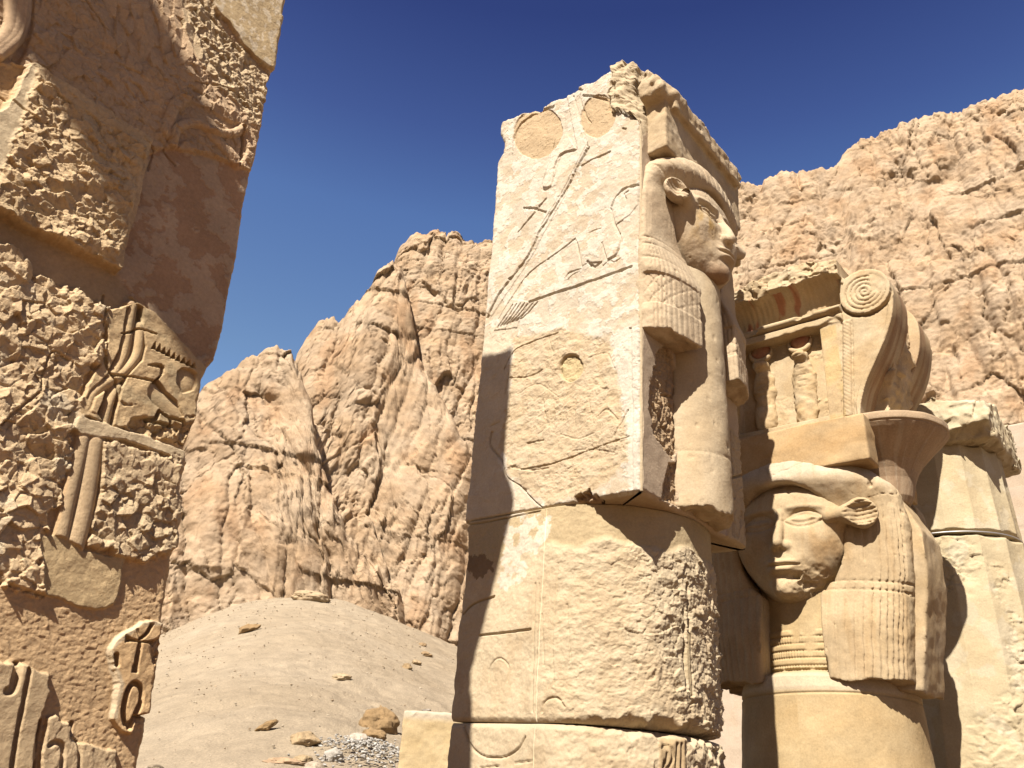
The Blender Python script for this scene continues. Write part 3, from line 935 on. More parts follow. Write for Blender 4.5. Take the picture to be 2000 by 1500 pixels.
def sdf_wig(x, y, z, W, zbot, band=True, braid=False, seed=0, D=0.50, roll=0.0, strand=0.012, gapw=0.315, barrel=False):
    ax = np.abs(x)
    hw = W * np.interp(z.ravel(), [-1.6, -1.25, -0.8, -0.3, 0.1, 0.45, 0.66, 0.8], [0.82, 0.87, 0.93, 1.0, 1.03, 0.97, 0.82, 0.66] if barrel else [0.98, 0.99, 1.0, 1.0, 0.985, 0.92, 0.80, 0.66]).astype(np.float32).reshape(z.shape)
    lo_ = 0.62 if barrel else 0.35
    dd = D * (lo_ + (1 - lo_) * sst(0.22, 0.56, z) + (0.84 - lo_) * sst(-0.30, -0.85, z))
    q = (np.abs(x / hw) ** 2.4 + np.abs(y / dd) ** 2.4) ** (1 / 2.4)
    d = (q - 1) * 0.42
    d = smax(d, (z - 0.875 + 0.30 * x * x + 0.55 * np.maximum(y, 0) ** 2) * 0.85, 0.22)
    # opening for the face, then the gap between the two lappets
    hole = (np.sqrt((x / 0.50) ** 2 + ((z + 0.02) / 0.535) ** 2) - 1) * 0.48
    d = smax(d, -np.maximum(hole, 0.02 - y), 0.035)
    gw = gapw + 0.03 * np.clip(-0.5 - z, 0, 1)
    gap = np.maximum(np.maximum(ax - gw, z + 0.30), 0.05 - y)
    d = smax(d, -gap, 0.03)
    # strands
    ang = np.arctan2(x / hw, np.maximum(y, 0.0) / dd + 1e-4)
    front = sst(-0.02, 0.06, y)
    side = z < 0.32 + 0 * x
    st = np.abs(np.mod(ang * 11.5 + 0.5, 1.0) - 0.5)
    g = strand * np.exp(-(st / 0.17) ** 2) * front
    rollm = sst(0.42, 0.5, np.sqrt((x / 1.0) ** 2 + (z / 1.0) ** 2))
    top = sst(0.30, 0.42, z)
    g = g * (1 - sst(1.15, 1.35, np.abs(ang)))
    d = d + g * (1 - sst(0.12, 0.34, z))
    ar = np.arctan2(x, z + 0.3) * 9.0
    d = d + roll * 0.012 * top * (1 - sst(0.03, 0.12, np.abs(np.mod(ar, 1.0) - 0.5))) * front * sst(0.02, 0.10, hole)
    if band:
        for zc in (-0.395, -0.47):
            d = d + 0.010 * np.exp(-((z - zc - 0.05 * (1 - (x / W) ** 2) + 0.03) / 0.010) ** 2) * sst(0.3, 0.36, ax) * front
    if braid:
        zb = z + 0.97 - 0.05 * (1 - q) * 0
        inb = sst(-0.16, -0.15, zb) * (1 - sst(0.15, 0.16, zb)) * front
        u = ang * 3.2; v = zb * 6.5
        dia = np.minimum(np.abs(np.mod(u + v, 1) - 0.5), np.abs(np.mod(u - v, 1) - 0.5))
        d = d + inb * (0.010 + 0.0045 * (1 - sst(0.03, 0.10, dia)))
        d = d - 0.006 * np.exp(-((zb - 0.20) / 0.035) ** 2) * front
        d = d + 0.008 * np.exp(-((zb - 0.32) / 0.012) ** 2) * front
    cut = zbot + 0.035 * fbm3(x * 4, y * 4, z * 4, seed + 9, 3)
    d = np.maximum(d, cut - z)
    d = d + 0.005 * fbm3(x * 9, y * 9, z * 9, seed + 2, 4) + weather(x, y, z, seed + 21)
    return np.maximum(d, -0.10 - y)


def sdf_ear(x, y, z, c, ln=0.24, hh=0.115, tilt=0.0, back=0.25):
    """a cow's ear pointing to +x from the side of the face; c its middle"""
    ct, s_ = math.cos(tilt), math.sin(tilt); cb, sb = math.cos(back), math.sin(back)
    X = x - c[0]; Y = y - c[1]; Z = z - c[2]
    X, Z = X * ct + Z * s_, -X * s_ + Z * ct
    X, Y = X * cb - Y * sb, X * sb + Y * cb
    wz = hh * (0.55 + 0.62 * sst(-1.0, 0.35, X / ln))
    q = np.sqrt((X / ln) ** 2 + (Y / 0.10) ** 2 + (Z / wz) ** 2)
    d = (q - 1) * 0.085
    sc = np.sqrt(((X - 0.05) / (ln * 0.80)) ** 2 + ((Y - 0.085) / 0.09) ** 2 + ((Z + 0.012) / (wz * 0.72)) ** 2)
    d = smax(d, -(sc - 1) * 0.07, 0.012)
    fold = np.abs(np.mod((Z - 0.15 * (X + ln)) * 26, 1) - 0.5)
    d = d + 0.010 * (1 - sst(0.05, 0.25, fold)) * (sc < 1.12) * (X > -0.12)
    base = capsule(X, Y, Z, (-ln - 0.05, -0.03, -0.01), (-ln * 0.45, 0.0, 0.0), 0.06, 0.06)
    d = smin(d, base, 0.05)
    return d + 0.003 * fbm3(x * 14, y * 14, z * 14, 19, 2)


HEAD_RES = 0.0125


def head_parts(fr, place, W, zbot, tone, mat, braid, worn, band, roll, parent=None, ears=((0.70, 0.30, 0.19),), D=0.50, seed=0, stain=None, ear_kw={}, strand=0.012, gapw=0.315):
    """face, wig and two ears as parts; place maps head space to (a, b, z)"""
    def put(name, fn, lo, hi, h, colf, par, mirror=False):
        V, F = sdf_mesh(fn, lo, hi, h)
        if mirror:
            V = V * np.array([-1, 1, 1], np.float32); F = F[:, ::-1]
        C = colf(V)
        return fr.part(name, place(V), F[:, ::-1], mat, C, parent=par)

    def tonef(V):
        n = fbm3(V[:, 0] * 3, V[:, 1] * 3, V[:, 2] * 3, 61 + seed, 4)
        m = np.clip(0.5 + 0.7 * n, 0, 1)[:, None]
        C = np.array(tone[0]) * m + np.array(tone[1]) * (1 - m)
        return stain(V, C) if stain else C
    wig = put('wig', lambda x, y, z: sdf_wig(x, y, z, W, zbot, band, braid, seed, D, roll, strand, gapw, not braid), (-W - 0.08, -0.14, zbot - 0.2), (W + 0.08, D + 0.12, 0.96), HEAD_RES * 0.80, tonef, parent)
    put('face', lambda x, y, z: sdf_face(x, y, z, worn, 0.53 if braid else 0.57, 0.054 if braid else 0.045, 1.0 if braid else 0.72), (-0.60, -0.06, -0.66), (0.60, 0.64, 0.68), HEAD_RES * 0.72, tonef, parent)
    for mir in (False, True):
        c = ears[0]
        put('ear', lambda x, y, z: sdf_ear(x, y, z, c, **ear_kw), (c[0] - 0.5, c[1] - 0.28, c[2] - 0.30), (c[0] + 0.36, c[1] + 0.25, c[2] + 0.30), HEAD_RES * 0.7, tonef, parent, mir)
    return wig


# ------------------------------------------------------------------ the goddess pillar in the middle
PW = 1.65


def build_goddess_pillar():
    fr = Frame('goddess_pillar', 'tall square pillar on a rounded shaft, cow eared goddess head seen in profile', 'pillar', 0.8, 0.8)
    # ---- upper block
    top = np.array([onA(*p) for p in [(978, 240), (984, 226), (1000, 214), (1028, 207), (1055, 199), (1064, 190), (1090, 181), (1110, 168), (1132, 159), (1158, 143), (1180, 131), (1196, 121), (1206, 119), (1222, 130)]])
    left = np.array([onA(*p) for p in [(905, 1030), (920, 880), (931, 780), (939, 700), (944, 640), (951, 560), (959, 470), (965, 400), (970, 330), (980, 312), (985, 285), (974, 262), (978, 240), (978, 200)]])
    # bottom row: the edge of the block rises a little where chips have gone
    ncol, nrt, nz = 360, 210, 900
    sL = np.linspace(1, 0, ncol)
    t = np.linspace(0, 1, nz)[:, None]
    zt0 = 4.26
    zrow = t[:, 0] * zt0
    bl = np.interp(zrow, left[:, 1], left[:, 0])
    rc = 0.012 + 0.30 * sst(3.35, 3.75, zrow) + 0.012 * np.abs(fbm2(zrow * 5, zrow * 0, 3, 4)) + 0.07 * sst(3.2, 3.4, zrow) * np.abs(fbm2(zrow * 4, zrow * 0, 4, 3))
    # left face
    Bc = rc[:, None] + (bl - rc)[:, None] * sL[None] ** 1.0
    ztop = np.interp(Bc[-1][::-1], top[::-1, 0], top[::-1, 1])[::-1] + 0.02 * fbm2(Bc[-1] * 9, Bc[-1] * 0, 6, 4)
    Zc = t * ztop[None]
    R = Relief(Bc, Zc, lambda x, y: onA(x, y), CREAM)
    U, V = R.U, R.V; m = R.mask
    R.H += 0.010 * fbm2(U * 2.2, V * 2.2, 101, 3) + 0.0025 * fbm2(U * 18, V * 18, 102, 4)
    R.tint(sst(0.0, 0.35, fbm2(U * 2.5, V * 3.0, 103, 5, 0.6)), TAN, 0.65)
    flake = sst(0.10, 0.16, fbm2(U * 5.5 + 3, V * 5.5, 104, 6, 0.62))
    R.tint(flake, WHITE, 0.85); R.H += 0.003 * flake
    wht = m([(1222, 640), (1300, 620), (1300, 970), (1228, 958), (1222, 900), (1218, 820), (1196, 700), (1190, 660)], 0.01, 0.03)
    R.tint(wht, WHITE, 0.9)
    wht = m([(900, 640), (1000, 640), (992, 700), (1000, 760), (985, 860), (972, 900), (1000, 950), (1060, 995), (900, 1040)], 0.01, 0.03)
    R.tint(wht, (0.70, 0.59, 0.43), 0.9)
    tanz = m([(1004, 660), (1100, 640), (1190, 668), (1222, 820), (1225, 900), (1160, 960), (1070, 990), (1000, 930), (975, 870), (996, 760)], 0.02, 0.03)
    R.tint(tanz, (0.60, 0.455, 0.275), 0.75)
    R.H += tanz * (0.006 * fbm2(U * 9, V * 14, 105, 4) + 0.010 * (rough(U, V, 0.05, 106)) * sst(0.05, 0.3, fbm2(U * 3, V * 3, 107, 2)))
    # brown paint patch in the strip at the left
    R.tint(m([(908, 1092), (930, 1086), (965, 1095), (960, 1120), (930, 1126), (908, 1112)], 0.006, 0.02), (0.30, 0.2, 0.12), 0.9)

    def ell(cx, cy, rx, ry, rot=0.0, n=20):
        return [(cx + rx * math.cos(q) * math.cos(rot) - ry * math.sin(q) * math.sin(rot), cy + rx * math.cos(q) * math.sin(rot) + ry * math.sin(q) * math.cos(rot)) for q in np.linspace(0, 2 * math.pi, n, endpoint=False)]
    # low modelled bodies inside the outlines
    for pg, hh in (([(1128, 470), (1150, 455), (1178, 447), (1200, 432), (1213, 468), (1205, 497), (1187, 509), (1178, 478), (1172, 512), (1150, 513), (1138, 520)], 0.010),
                   ([(1194, 405), (1204, 384), (1224, 368), (1246, 362), (1246, 400), (1232, 420), (1204, 440)], 0.009), ([(1108, 186), (1122, 182), (1148, 286), (1100, 390), (1040, 500), (960, 618), (948, 610), (1020, 500), (1080, 390), (1128, 290)], 0.008),
                   ([(1083, 273), (1108, 262), (1126, 292), (1098, 302), (1082, 345), (1078, 364), (1060, 366)], 0.010), ([(972, 624), (1000, 584), (1034, 590), (1010, 640), (966, 645)], 0.008)):
        R.H += hh * m(pg, 0.004, 0.004)
    # two plumes with their tan fields
    for cx, cy, rx, ry, rot in ((1050, 259, 47, 52, 0.5), (1168, 226, 33, 43, 0.3)):
        k = m(ell(cx, cy, rx, ry, rot), 0.006, 0.006)
        R.H -= 0.014 * k; R.tint(k, (0.57, 0.42, 0.25), 0.95)
    for ln, w, d in (
            ([(1003, 292), (1006, 258), (1018, 238), (1036, 224), (1060, 213), (1080, 209)], 0.022, 0.035),
            ([(1107, 186), (1120, 182), (1130, 175), (1138, 177)], 0.016, 0.03), ([(1122, 190), (1132, 228), (1148, 288)], 0.012, 0.018),
            ([(1137, 178), (1134, 195), (1142, 222), (1152, 238)], 0.012, 0.018),
            ([(1140, 187), (1165, 189), (1182, 194), (1196, 206)], 0.018, 0.03), ([(1221, 163), (1210, 182), (1197, 202)], 0.010, 0.02), ([(1200, 214), (1209, 210)], 0.012, 0.02),
            ([(1148, 289), (1122, 340), (1096, 388), (1063, 442), (1031, 503)], 0.020, 0.032), ([(1031, 503), (998, 546), (972, 582), (953, 619)], 0.022, 0.034),
            ([(1146, 282), (1118, 338), (1090, 388), (1058, 440)], 0.010, 0.014),
            ([(1122, 466), (1080, 500), (1034, 533), (1000, 580), (973, 624)], 0.012, 0.018),
            ([(1083, 273), (1072, 320), (1059, 367), (1076, 364), (1082, 345)], 0.012, 0.02), ([(1082, 345), (1088, 318), (1100, 300), (1126, 292)], 0.016, 0.03),
            ([(1136, 324), (1160, 310), (1191, 297)], 0.015, 0.026), ([(1024, 407), (1045, 408), (1067, 415)], 0.016, 0.03), ([(1065, 387), (1040, 420), (1012, 454)], 0.014, 0.026),
            ([(1245, 362), (1222, 368), (1203, 384), (1194, 407)], 0.018, 0.032), ([(1194, 407), (1200, 436), (1213, 468), (1205, 497), (1187, 509)], 0.012, 0.022),
            ([(1224, 390), (1220, 380), (1228, 374)], 0.010, 0.02), ([(1177, 476), (1182, 492), (1187, 509)], 0.008, 0.014), ([(1124, 468), (1132, 500), (1136, 521)], 0.008, 0.014),
            ([(1150, 455), (1166, 449), (1176, 447)], 0.009, 0.016), ([(1148, 512), (1160, 521), (1174, 512)], 0.016, 0.028),
            ([(1103, 543), (1112, 531), (1134, 525)], 0.010, 0.02), ([(1108, 546), (1118, 536), (1132, 530)], 0.008, 0.016), ([(1178, 519), (1190, 510), (1200, 512), (1212, 505)], 0.008, 0.016),
            ([(1034, 590), (1130, 557), (1234, 521)], 0.016, 0.034), ([(1216, 250), (1222, 252)], 0.014, 0.03),
            ([(1000, 620), (984, 650)], 0.006, 0.01), ([(1246, 262), (1250, 420), (1248, 640)], 0.006, 0.006), ([(1000, 300), (996, 380), (994, 420)], 0.006, 0.008)):
        R.groove(ln, w * 0.88, d * 0.62, True, 0.45)
    for i in range(7):
        R.groove([(1004 + 8 * i - 2, 596 - 1 * i), (985 + 7 * i, 622 - i), (972 + 6 * i, 640 - 2 * i)], 0.009, 0.014)
    # feather of white plaster
    R.tint(m([(1108, 270), (1130, 262), (1140, 300), (1108, 330), (1090, 345), (1078, 366), (1062, 366), (1082, 300)], 0.006, 0.01), (0.76, 0.66, 0.52), 0.8)
    # little round boss and faint signs below
    k = m(ell(1115, 719, 24, 27), 0.004, 0.001)
    R.H -= 0.028 * k; R.tint(k, (0.60, 0.47, 0.25), 0.8)
    R.groove(ell(1115, 719, 24, 27)[9:18], 0.012, 0.012)
    for ln, w, d in (([(994, 738), (1030, 735), (1060, 722)], 0.010, 0.02), ([(1000, 690), (994, 730), (986, 770)], 0.008, 0.014), ([(960, 845), (958, 870), (982, 900)], 0.014, 0.03), ([(976, 824), (960, 832)], 0.01, 0.016),
                     ([(1000, 912), (1030, 918), (1070, 914)], 0.010, 0.016), ([(1030, 866), (1060, 860)], 0.010, 0.02), ([(1095, 848), (1130, 858), (1160, 846)], 0.008, 0.01), ([(1168, 812), (1185, 800), (1205, 818)], 0.010, 0.018),
                     ([(1200, 850), (1225, 800)], 0.010, 0.022), ([(1010, 770), (1050, 750), (1090, 775)], 0.008, 0.010), ([(1080, 690), (1072, 660)], 0.008, 0.01), ([(1150, 700), (1185, 690), (1200, 720)], 0.008, 0.01),
                     ([(1125, 780), (1122, 830)], 0.008, 0.01), ([(1150, 780), (1160, 830)], 0.008, 0.01), ([(1060, 780), (1066, 830), (1050, 850)], 0.008, 0.01), ([(1120, 880), (1160, 878), (1200, 884)], 0.008, 0.01)):
        R.groove(ln, w * 0.9, d * 0.5, True, 0.5)
    for c in ([(1015, 948), (1040, 975), (1062, 994)], [(906, 1027), (985, 1010), (1062, 995)], [(982, 900), (990, 930), (1015, 948)], [(1018, 918), (1080, 905), (1170, 872), (1228, 852)], [(985, 720), (1010, 680), (1090, 650)]):
        R.groove(c, 0.006, 0.018, True, 0.6)
    chip = m([(1118, 984), (1126, 966), (1150, 958), (1168, 962), (1172, 985)], 0.012, 0.03)
    R.H -= chip * (0.05 + 0.03 * rough(U, V, 0.06, 108)); R.tint(chip, (0.36, 0.22, 0.11), 0.8)
    R.H -= 0.012 * m([(1228, 640), (1234, 640), (1236, 955), (1230, 955)], 0.003, 0.002)
    # weathered margins
    e = np.minimum(U - rc[:, None], (bl[:, None] - U)); e = np.minimum(e, ztop[None] - V); e = np.minimum(e, V)
    R.H -= 0.035 * np.clip(1 - e / (0.018 + 0.016 * np.abs(R.J)), 0, 1) ** 2
    R.H -= 0.22 * np.clip(1 - (ztop[None] - V) / (0.10 + 0.10 * np.abs(n2(U * 3, V * 0, 109))), 0, 1) ** 2
    rim = sst(3.75, 4.1, V + 0.15 * fbm2(U * 3, V * 3, 110, 3))
    R.H += rim * 0.014 * rough(U, V, 0.12, 111)
    faceL = np.stack([-R.H, U, V], -1)
    # corner arc
    na = 26
    q = np.linspace(0, math.pi / 2, na + 2)[1:-1]
    ca = rc[:, None] * (1 - np.sin(q)[None]); 
    arc_b = rc[:, None] * (1 - np.sin(q)[None]); arc_a = rc[:, None] * (1 - np.cos(q)[None])
    zt_c = np.linspace(ztop[-1], 4.06, na)
    Zk = t * zt_c[None]
    # the corner is broken away near the top, rough stone
    hb = sst(3.3, 3.6, Zk) * (0.08 * rough(arc_a * 1.2 - arc_b * 1.2, Zk, 0.34, 112) + 0.03 * fbm2((arc_a - arc_b) * 9, Zk * 9, 113, 3))
    nx = -np.cos(q)[None]; ny = -np.sin(q)[None]
    arc = np.stack([arc_a + nx * hb, arc_b + ny * hb, Zk], -1)
    # right face (the one with the head)
    sR = np.linspace(0, 1, nrt)
    Ac = rc[:, None] + (PW - rc)[:, None] * sR[None]
    zt_r = 4.08 + 0.06 * fbm2(Ac[-1] * 2.2, Ac[-1] * 0, 7, 4)
    Zr = t * zt_r[None]
    Q = Relief(Ac, Zr, lambda x, y: onB(x, y), (0.60, 0.47, 0.33))
    U2, V2 = Q.U, Q.V
    Q.H += 0.006 * fbm2(U2 * 3, V2 * 3, 120, 3)
    k = Q.mask([(1300, 668), (1314, 690), (1330, 760), (1326, 870), (1318, 905), (1300, 880), (1278, 850), (1268, 800), (1272, 740), (1284, 690)], 0.006, 0.02)
    k = np.maximum(k, Q.mask([(1306, 905), (1325, 900), (1325, 990), (1292, 975), (1300, 930)], 0.005, 0.01))
    panelm = k
    Q.level(k, -0.028, 0.022 * rough(U2, V2, 0.06, 121) + 0.012 * fbm2(U2 * 25, V2 * 16, 122, 3)); Q.tint(k, (0.47, 0.33, 0.19), 0.9)
    for ln in ([(1290, 740), (1300, 780), (1296, 820)], [(1312, 730), (1308, 760), (1316, 800), (1306, 840)], [(1286, 800), (1300, 830), (1312, 850)], [(1300, 770), (1320, 775)], [(1314, 910), (1310, 950), (1312, 985)], [(1306, 920), (1304, 965)]):
        Q.groove(ln, 0.014, 0.022)
    k = Q.mask([(1416, 820), (1425, 835), (1448, 865), (1452, 900), (1460, 1100), (1420, 1075)], 0.004, 0.012)
    Q.level(k, 0.012, 0.016 * rough(U2, V2, 0.06, 123)); Q.tint(k, (0.60, 0.47, 0.29), 0.9)
    for ln in ([(1426, 985), (1428, 1045)], [(1430, 985), (1432, 1048)], [(1446, 1000), (1440, 1048)], [(1446, 1000), (1456, 1060)], [(1424, 840), (1428, 930)]):
        Q.groove(ln, 0.012, 0.02, False)
    Q.groove([(1420, 935), (1440, 930), (1455, 925)], 0.012, 0.03)
    e = np.minimum(zt_r[None] - V2, V2)
    Q.H -= 0.03 * np.clip(1 - e / (0.02 + 0.015 * np.abs(Q.J)), 0, 1) ** 2
    upz = sst(3.5, 3.8, V2)
    Q.H += upz * 0.05 * rough(U2, V2, 0.12, 124)
    Q.H -= 0.05 * np.clip(1 - (PW - U2) / (0.03 + 0.03 * np.abs(Q.J)), 0, 1) ** 2
    faceR = np.stack([U2, -Q.H, V2], -1)
    # the two far faces
    nb = 40; k = np.linspace(0, 1, nb)
    f3 = np.stack([np.full((nz, nb), PW), np.repeat((0.02 + 1.58 * k)[None], nz, 0), t * np.full((1, nb), 4.05)], -1)
    f4 = np.stack([PW + (0.06 - PW) * np.repeat(k[None], nz, 0), np.repeat((bl + 0.0)[:, None], nb, 1) * k[None] + 1.6 * (1 - k[None]), t * np.linspace(4.05, ztop[0], nb)[None]], -1)
    f3[..., 0] += 0.02 * fbm2(f3[..., 1] * 5, f3[..., 2] * 5, 130, 3); f4[..., 1] += 0.02 * fbm2(f4[..., 0] * 5, f4[..., 2] * 5, 131, 3)
    Lp = np.concatenate([faceL, arc, faceR, f3, f4], 1)
    arcC = np.tile(np.array([0.62, 0.50, 0.33], np.float32), (nz, na, 1))
    Cc = np.concatenate([R.C, arcC, Q.C, np.tile(np.array([0.58, 0.45, 0.29], np.float32), (nz, 2 * nb, 1))], 1)
    def topz(q_, row, tt):
        base = row[:, 2] * tt + (1 - tt) * 4.12
        return base + 0.05 * rough(q_[:, 0], q_[:, 1], 0.2, 132) * (1 - tt)
    Vv, F = ring_block(Lp, True, topz, 14)
    C = Cc.reshape(-1, 3); C = np.vstack([C, np.tile([0.58, 0.44, 0.28], (len(Vv) - len(C), 1))])
    vm = np.zeros(Lp.shape[:2], np.float32); vm[:, ncol + na:ncol + na + nrt] = panelm
    split_parts(fr, Vv, F, M_PALE, C, 'upper_block', [('sign_panel', 'brown hacked strip with remains of carved signs', vm.reshape(-1))])

    # ---- the rounded shaft below, in two drums
    def drum(z0, z1, nz_, seed, out):
        n1, n2_, n3_ = 150, 430, 60
        z = np.linspace(z0, z1, nz_)[:, None]
        ble = np.interp(z[:, 0], [-3.6, -1.77, -0.79, -0.4, 0.0], [1.60, 1.585, 1.60, 1.575, 1.60])
        ble = ble + 0.012 * fbm2(z[:, 0] * 6, z[:, 0] * 0, seed, 4)
        rad = 0.815
        b1 = ble[:, None] + (0.82 - ble)[:, None] * np.linspace(0, 1, n1)[None]
        th = np.linspace(0, math.pi, n2_)[None] + 0 * z
        # unrolled coordinate: length along the surface from b = 0.82 (positive towards the right)
        s = np.concatenate([0.82 - b1, th * rad], 1)
        s = np.where(np.arange(s.shape[1])[None] < n1, -(b1.repeat(1, 1)[:, :1] * 0 + np.concatenate([b1, b1[:, :1].repeat(n2_, 1)], 1) - 0.82), s)
        Zz = np.repeat(z, s.shape[1], 1)
        pa = np.concatenate([0 * b1, rad * (1 - np.cos(th))], 1); pb = np.concatenate([b1, 0.82 - rad * np.sin(th)], 1)
        na_ = np.concatenate([-1 + 0 * b1, -np.cos(th)], 1); nb_ = np.concatenate([0 * b1, -np.sin(th)], 1)
        R = Relief(s, Zz, lambda x, y: (lambda q: (0.82 - q[0], q[1]))(onA(x, y)), (0.64, 0.52, 0.345))
        U, V = R.U, R.V; m = R.mask
        R.H += 0.008 * fbm2(U * 3, V * 3, seed + 1, 3) + 0.0025 * fbm2(U * 22, V * 22, seed + 2, 3)
        # roughness grows towards the right
        smoothcol = 1 - sst(-0.30, -0.24, V + 0.10 * fbm2(U * 2.2, V * 0, seed + 3, 3) + 0.10 * sst(-0.1, -0.5, U)) if out == 0 else np.ones_like(U)
        wgt = (0.14 * sst(-0.2, 0.5, U) + 0.86 * sst(0.45, 1.75, U + 0.30 * fbm2(U * 1.6, V * 1.6, seed + 4, 3))) * smoothcol
        rg = rough(U, V, 0.10, seed + 5)
        R.H += smoothcol * sst(-0.2, 0.2, U) * (0.015 + 0.006 * fbm2(U * 7, V * 12, seed + 6, 4))
        R.H += wgt * (0.055 * rg + 0.01) + smoothcol * sst(-0.1, 0.3, U) * 0.007 * rough(U, V, 0.05, seed + 7)
        tn = sst(-0.05, 0.35, fbm2(U * 2.5, V * 2, seed + 8, 5, 0.6))
        R.tint(tn, (0.585, 0.45, 0.28), 0.6)
        if out == 0:
            R.tint((1 - smoothcol), (0.55, 0.43, 0.25), 0.9)
            wh = m([(992, 1005), (1010, 1000), (1075, 1012), (1082, 1040), (1060, 1070), (1030, 1095), (1022, 1130), (990, 1150), (975, 1145), (985, 1060)], 0.008, 0.04)
            R.tint(wh * sst(-0.35, -0.15, fbm2(U * 9, V * 9, seed + 9, 4)), (0.75, 0.66, 0.52), 0.9)
            R.tint(m([(906, 1092), (930, 1086), (968, 1092), (964, 1116), (930, 1128), (906, 1116)], 0.006, 0.03), (0.27, 0.18, 0.10), 0.9)
            for ln, w, d in (([(900, 1028), (960, 1018), (1055, 998)], 0.006, 0.016), ([(936, 1241), (985, 1236), (1037, 1229)], 0.010, 0.018), ([(1046, 1140), (1042, 1260), (1040, 1390)], 0.010, 0.008), ([(1054, 1140), (1050, 1260), (1046, 1390)], 0.006, 0.006),
                             ([(905, 1200), (925, 1180), (965, 1165)], 0.010, 0.02), ([(955, 1330), (958, 1300), (975, 1285), (992, 1300), (990, 1330)], 0.008, 0.008), ([(1060, 1390), (1066, 1370), (1086, 1362), (1100, 1380)], 0.010, 0.012),
                             ([(1090, 1100), (1080, 1250), (1082, 1340)], 0.008, 0.008), ([(1060, 1200), (1064, 1300)], 0.008, 0.008), ([(1105, 1180), (1110, 1290)], 0.008, 0.008)):
                R.groove(ln, w, d)
            # remains of a carved column of signs on the rough side
            for ln in ([(1328, 1090), (1332, 1200), (1336, 1330)], [(1318, 1150), (1322, 1320)]):
                R.groove(ln, 0.016, 0.03)
            k = m([(1322, 1200), (1334, 1190), (1338, 1330), (1328, 1335)], 0.006, 0.01)
            R.level(k, 0.02, 0.004 * rg); R.tint(k, (0.55, 0.43, 0.25), 0.7)
        else:
            for ln, w, d in (([(906, 1420), (920, 1458), (948, 1478), (985, 1478), (1012, 1462), (1026, 1440)], 0.010, 0.016), ([(938, 1500), (975, 1496)], 0.008, 0.012), ([(1005, 1490), (1040, 1486)], 0.008, 0.012)):
                R.groove(ln, w, d)
            k = m([(1258, 1440), (1272, 1428), (1302, 1432), (1316, 1425), (1316, 1560), (1252, 1560)], 0.006, 0.01)
            R.level(k, 0.035, 0.003 * rg); R.tint(k, (0.47, 0.34, 0.19), 0.9)
            for ln in ([(1264, 1450), (1280, 1446), (1286, 1470), (1270, 1500)], [(1296, 1440), (1292, 1500)], [(1306, 1440), (1304, 1540)], [(1274, 1462), (1270, 1490)], [(1268, 1478), (1262, 1520)]):
                R.groove(ln, 0.012, 0.022)
        # broken joint
        ej = (V - z0) if out == 0 else (z1 - V)
        rw = sst(0.0, 0.9, U)
        R.H -= (0.02 + 0.10 * rw) * np.clip(1 - ej / (0.03 + (0.03 + 0.08 * rw) * np.abs(n2(U * 4, V * 0, seed + 11) + 0.4 * n2(U * 13, V * 0, seed + 12))), 0, 1) ** 1.5
        front = np.stack([pa + na_ * R.H, pb + nb_ * R.H, Zz], -1)
        k = np.linspace(0, 1, n3_)[None]
        last = front[:, -1:]; first = front[:, :1]
        bk = np.stack([last[..., 0] + 0 * k, last[..., 1] + (1.62 - last[..., 1]) * np.minimum(k * 2, 1), Zz[:, :1] + 0 * k], -1)
        bk[..., 0] = np.where(k > 0.5, last[..., 0] + (first[..., 0] - last[..., 0]) * (k * 2 - 1) * 0.98, last[..., 0])
        bk[..., 1] = np.where(k > 0.5, 1.62 + (first[..., 1] - 1.62) * (k * 2 - 1), bk[..., 1])
        Lp = np.concatenate([front, bk], 1)
        Vv, F = ring_block(Lp, True, True, 8)
        Cc = np.concatenate([R.C, np.tile(np.array([0.56, 0.44, 0.28], np.float32), (nz_, n3_, 1))], 1).reshape(-1, 3)
        Cc = np.vstack([Cc, np.tile([0.54, 0.42, 0.26], (len(Vv) - len(Cc), 1))])
        fr.part('shaft', Vv, F, M_PALE, Cc)
    drum(-1.49, -0.004, 300, 140, 0)
    drum(GZ, -1.50, 260, 170, 1)

    # ---- head
    un = 0.89; zc = 2.52; acx = 0.825

    def place(V):
        return np.stack([acx + V[:, 0] * un, 0.0 - V[:, 1] * un * 0.86, zc + V[:, 2] * un], 1)

    def stain(V, C):
        k = np.exp(-((V[:, 0] + 0.30) / 0.12) ** 2 - ((V[:, 2] + 0.02) / 0.17) ** 2) * (V[:, 1] > 0.1) * sst(-0.2, 0.5, fbm3(V[:, 0] * 7, V[:, 1] * 7, V[:, 2] * 7, 33, 3) + 0.3)
        C = C * (1 - 0.8 * k[:, None]) + 0.8 * k[:, None] * np.array([0.56, 0.34, 0.08])
        k = np.exp(-((np.abs(V[:, 0]) - 0.05) / 0.3) ** 2 - ((V[:, 2] + 0.50) / 0.13) ** 2) * (V[:, 1] > 0.05) * (np.abs(V[:, 0]) < 0.33) * sst(-0.4, 0.4, fbm3(V[:, 0] * 6, V[:, 1] * 6, V[:, 2] * 6, 34, 3) + 0.2)
        return C * (1 - 0.8 * k[:, None]) + 0.8 * k[:, None] * np.array([0.30, 0.16, 0.08])
    head_parts(fr, place, 0.93, -1.37, ((0.66, 0.53, 0.36), (0.60, 0.46, 0.30)), M_PALE, True, 0.0, True, 1.0, stain=stain, ears=((0.60, 0.23, 0.21),), D=0.40, strand=0.006, ear_kw=dict(ln=0.17, hh=0.12, tilt=0.35, back=0.35))

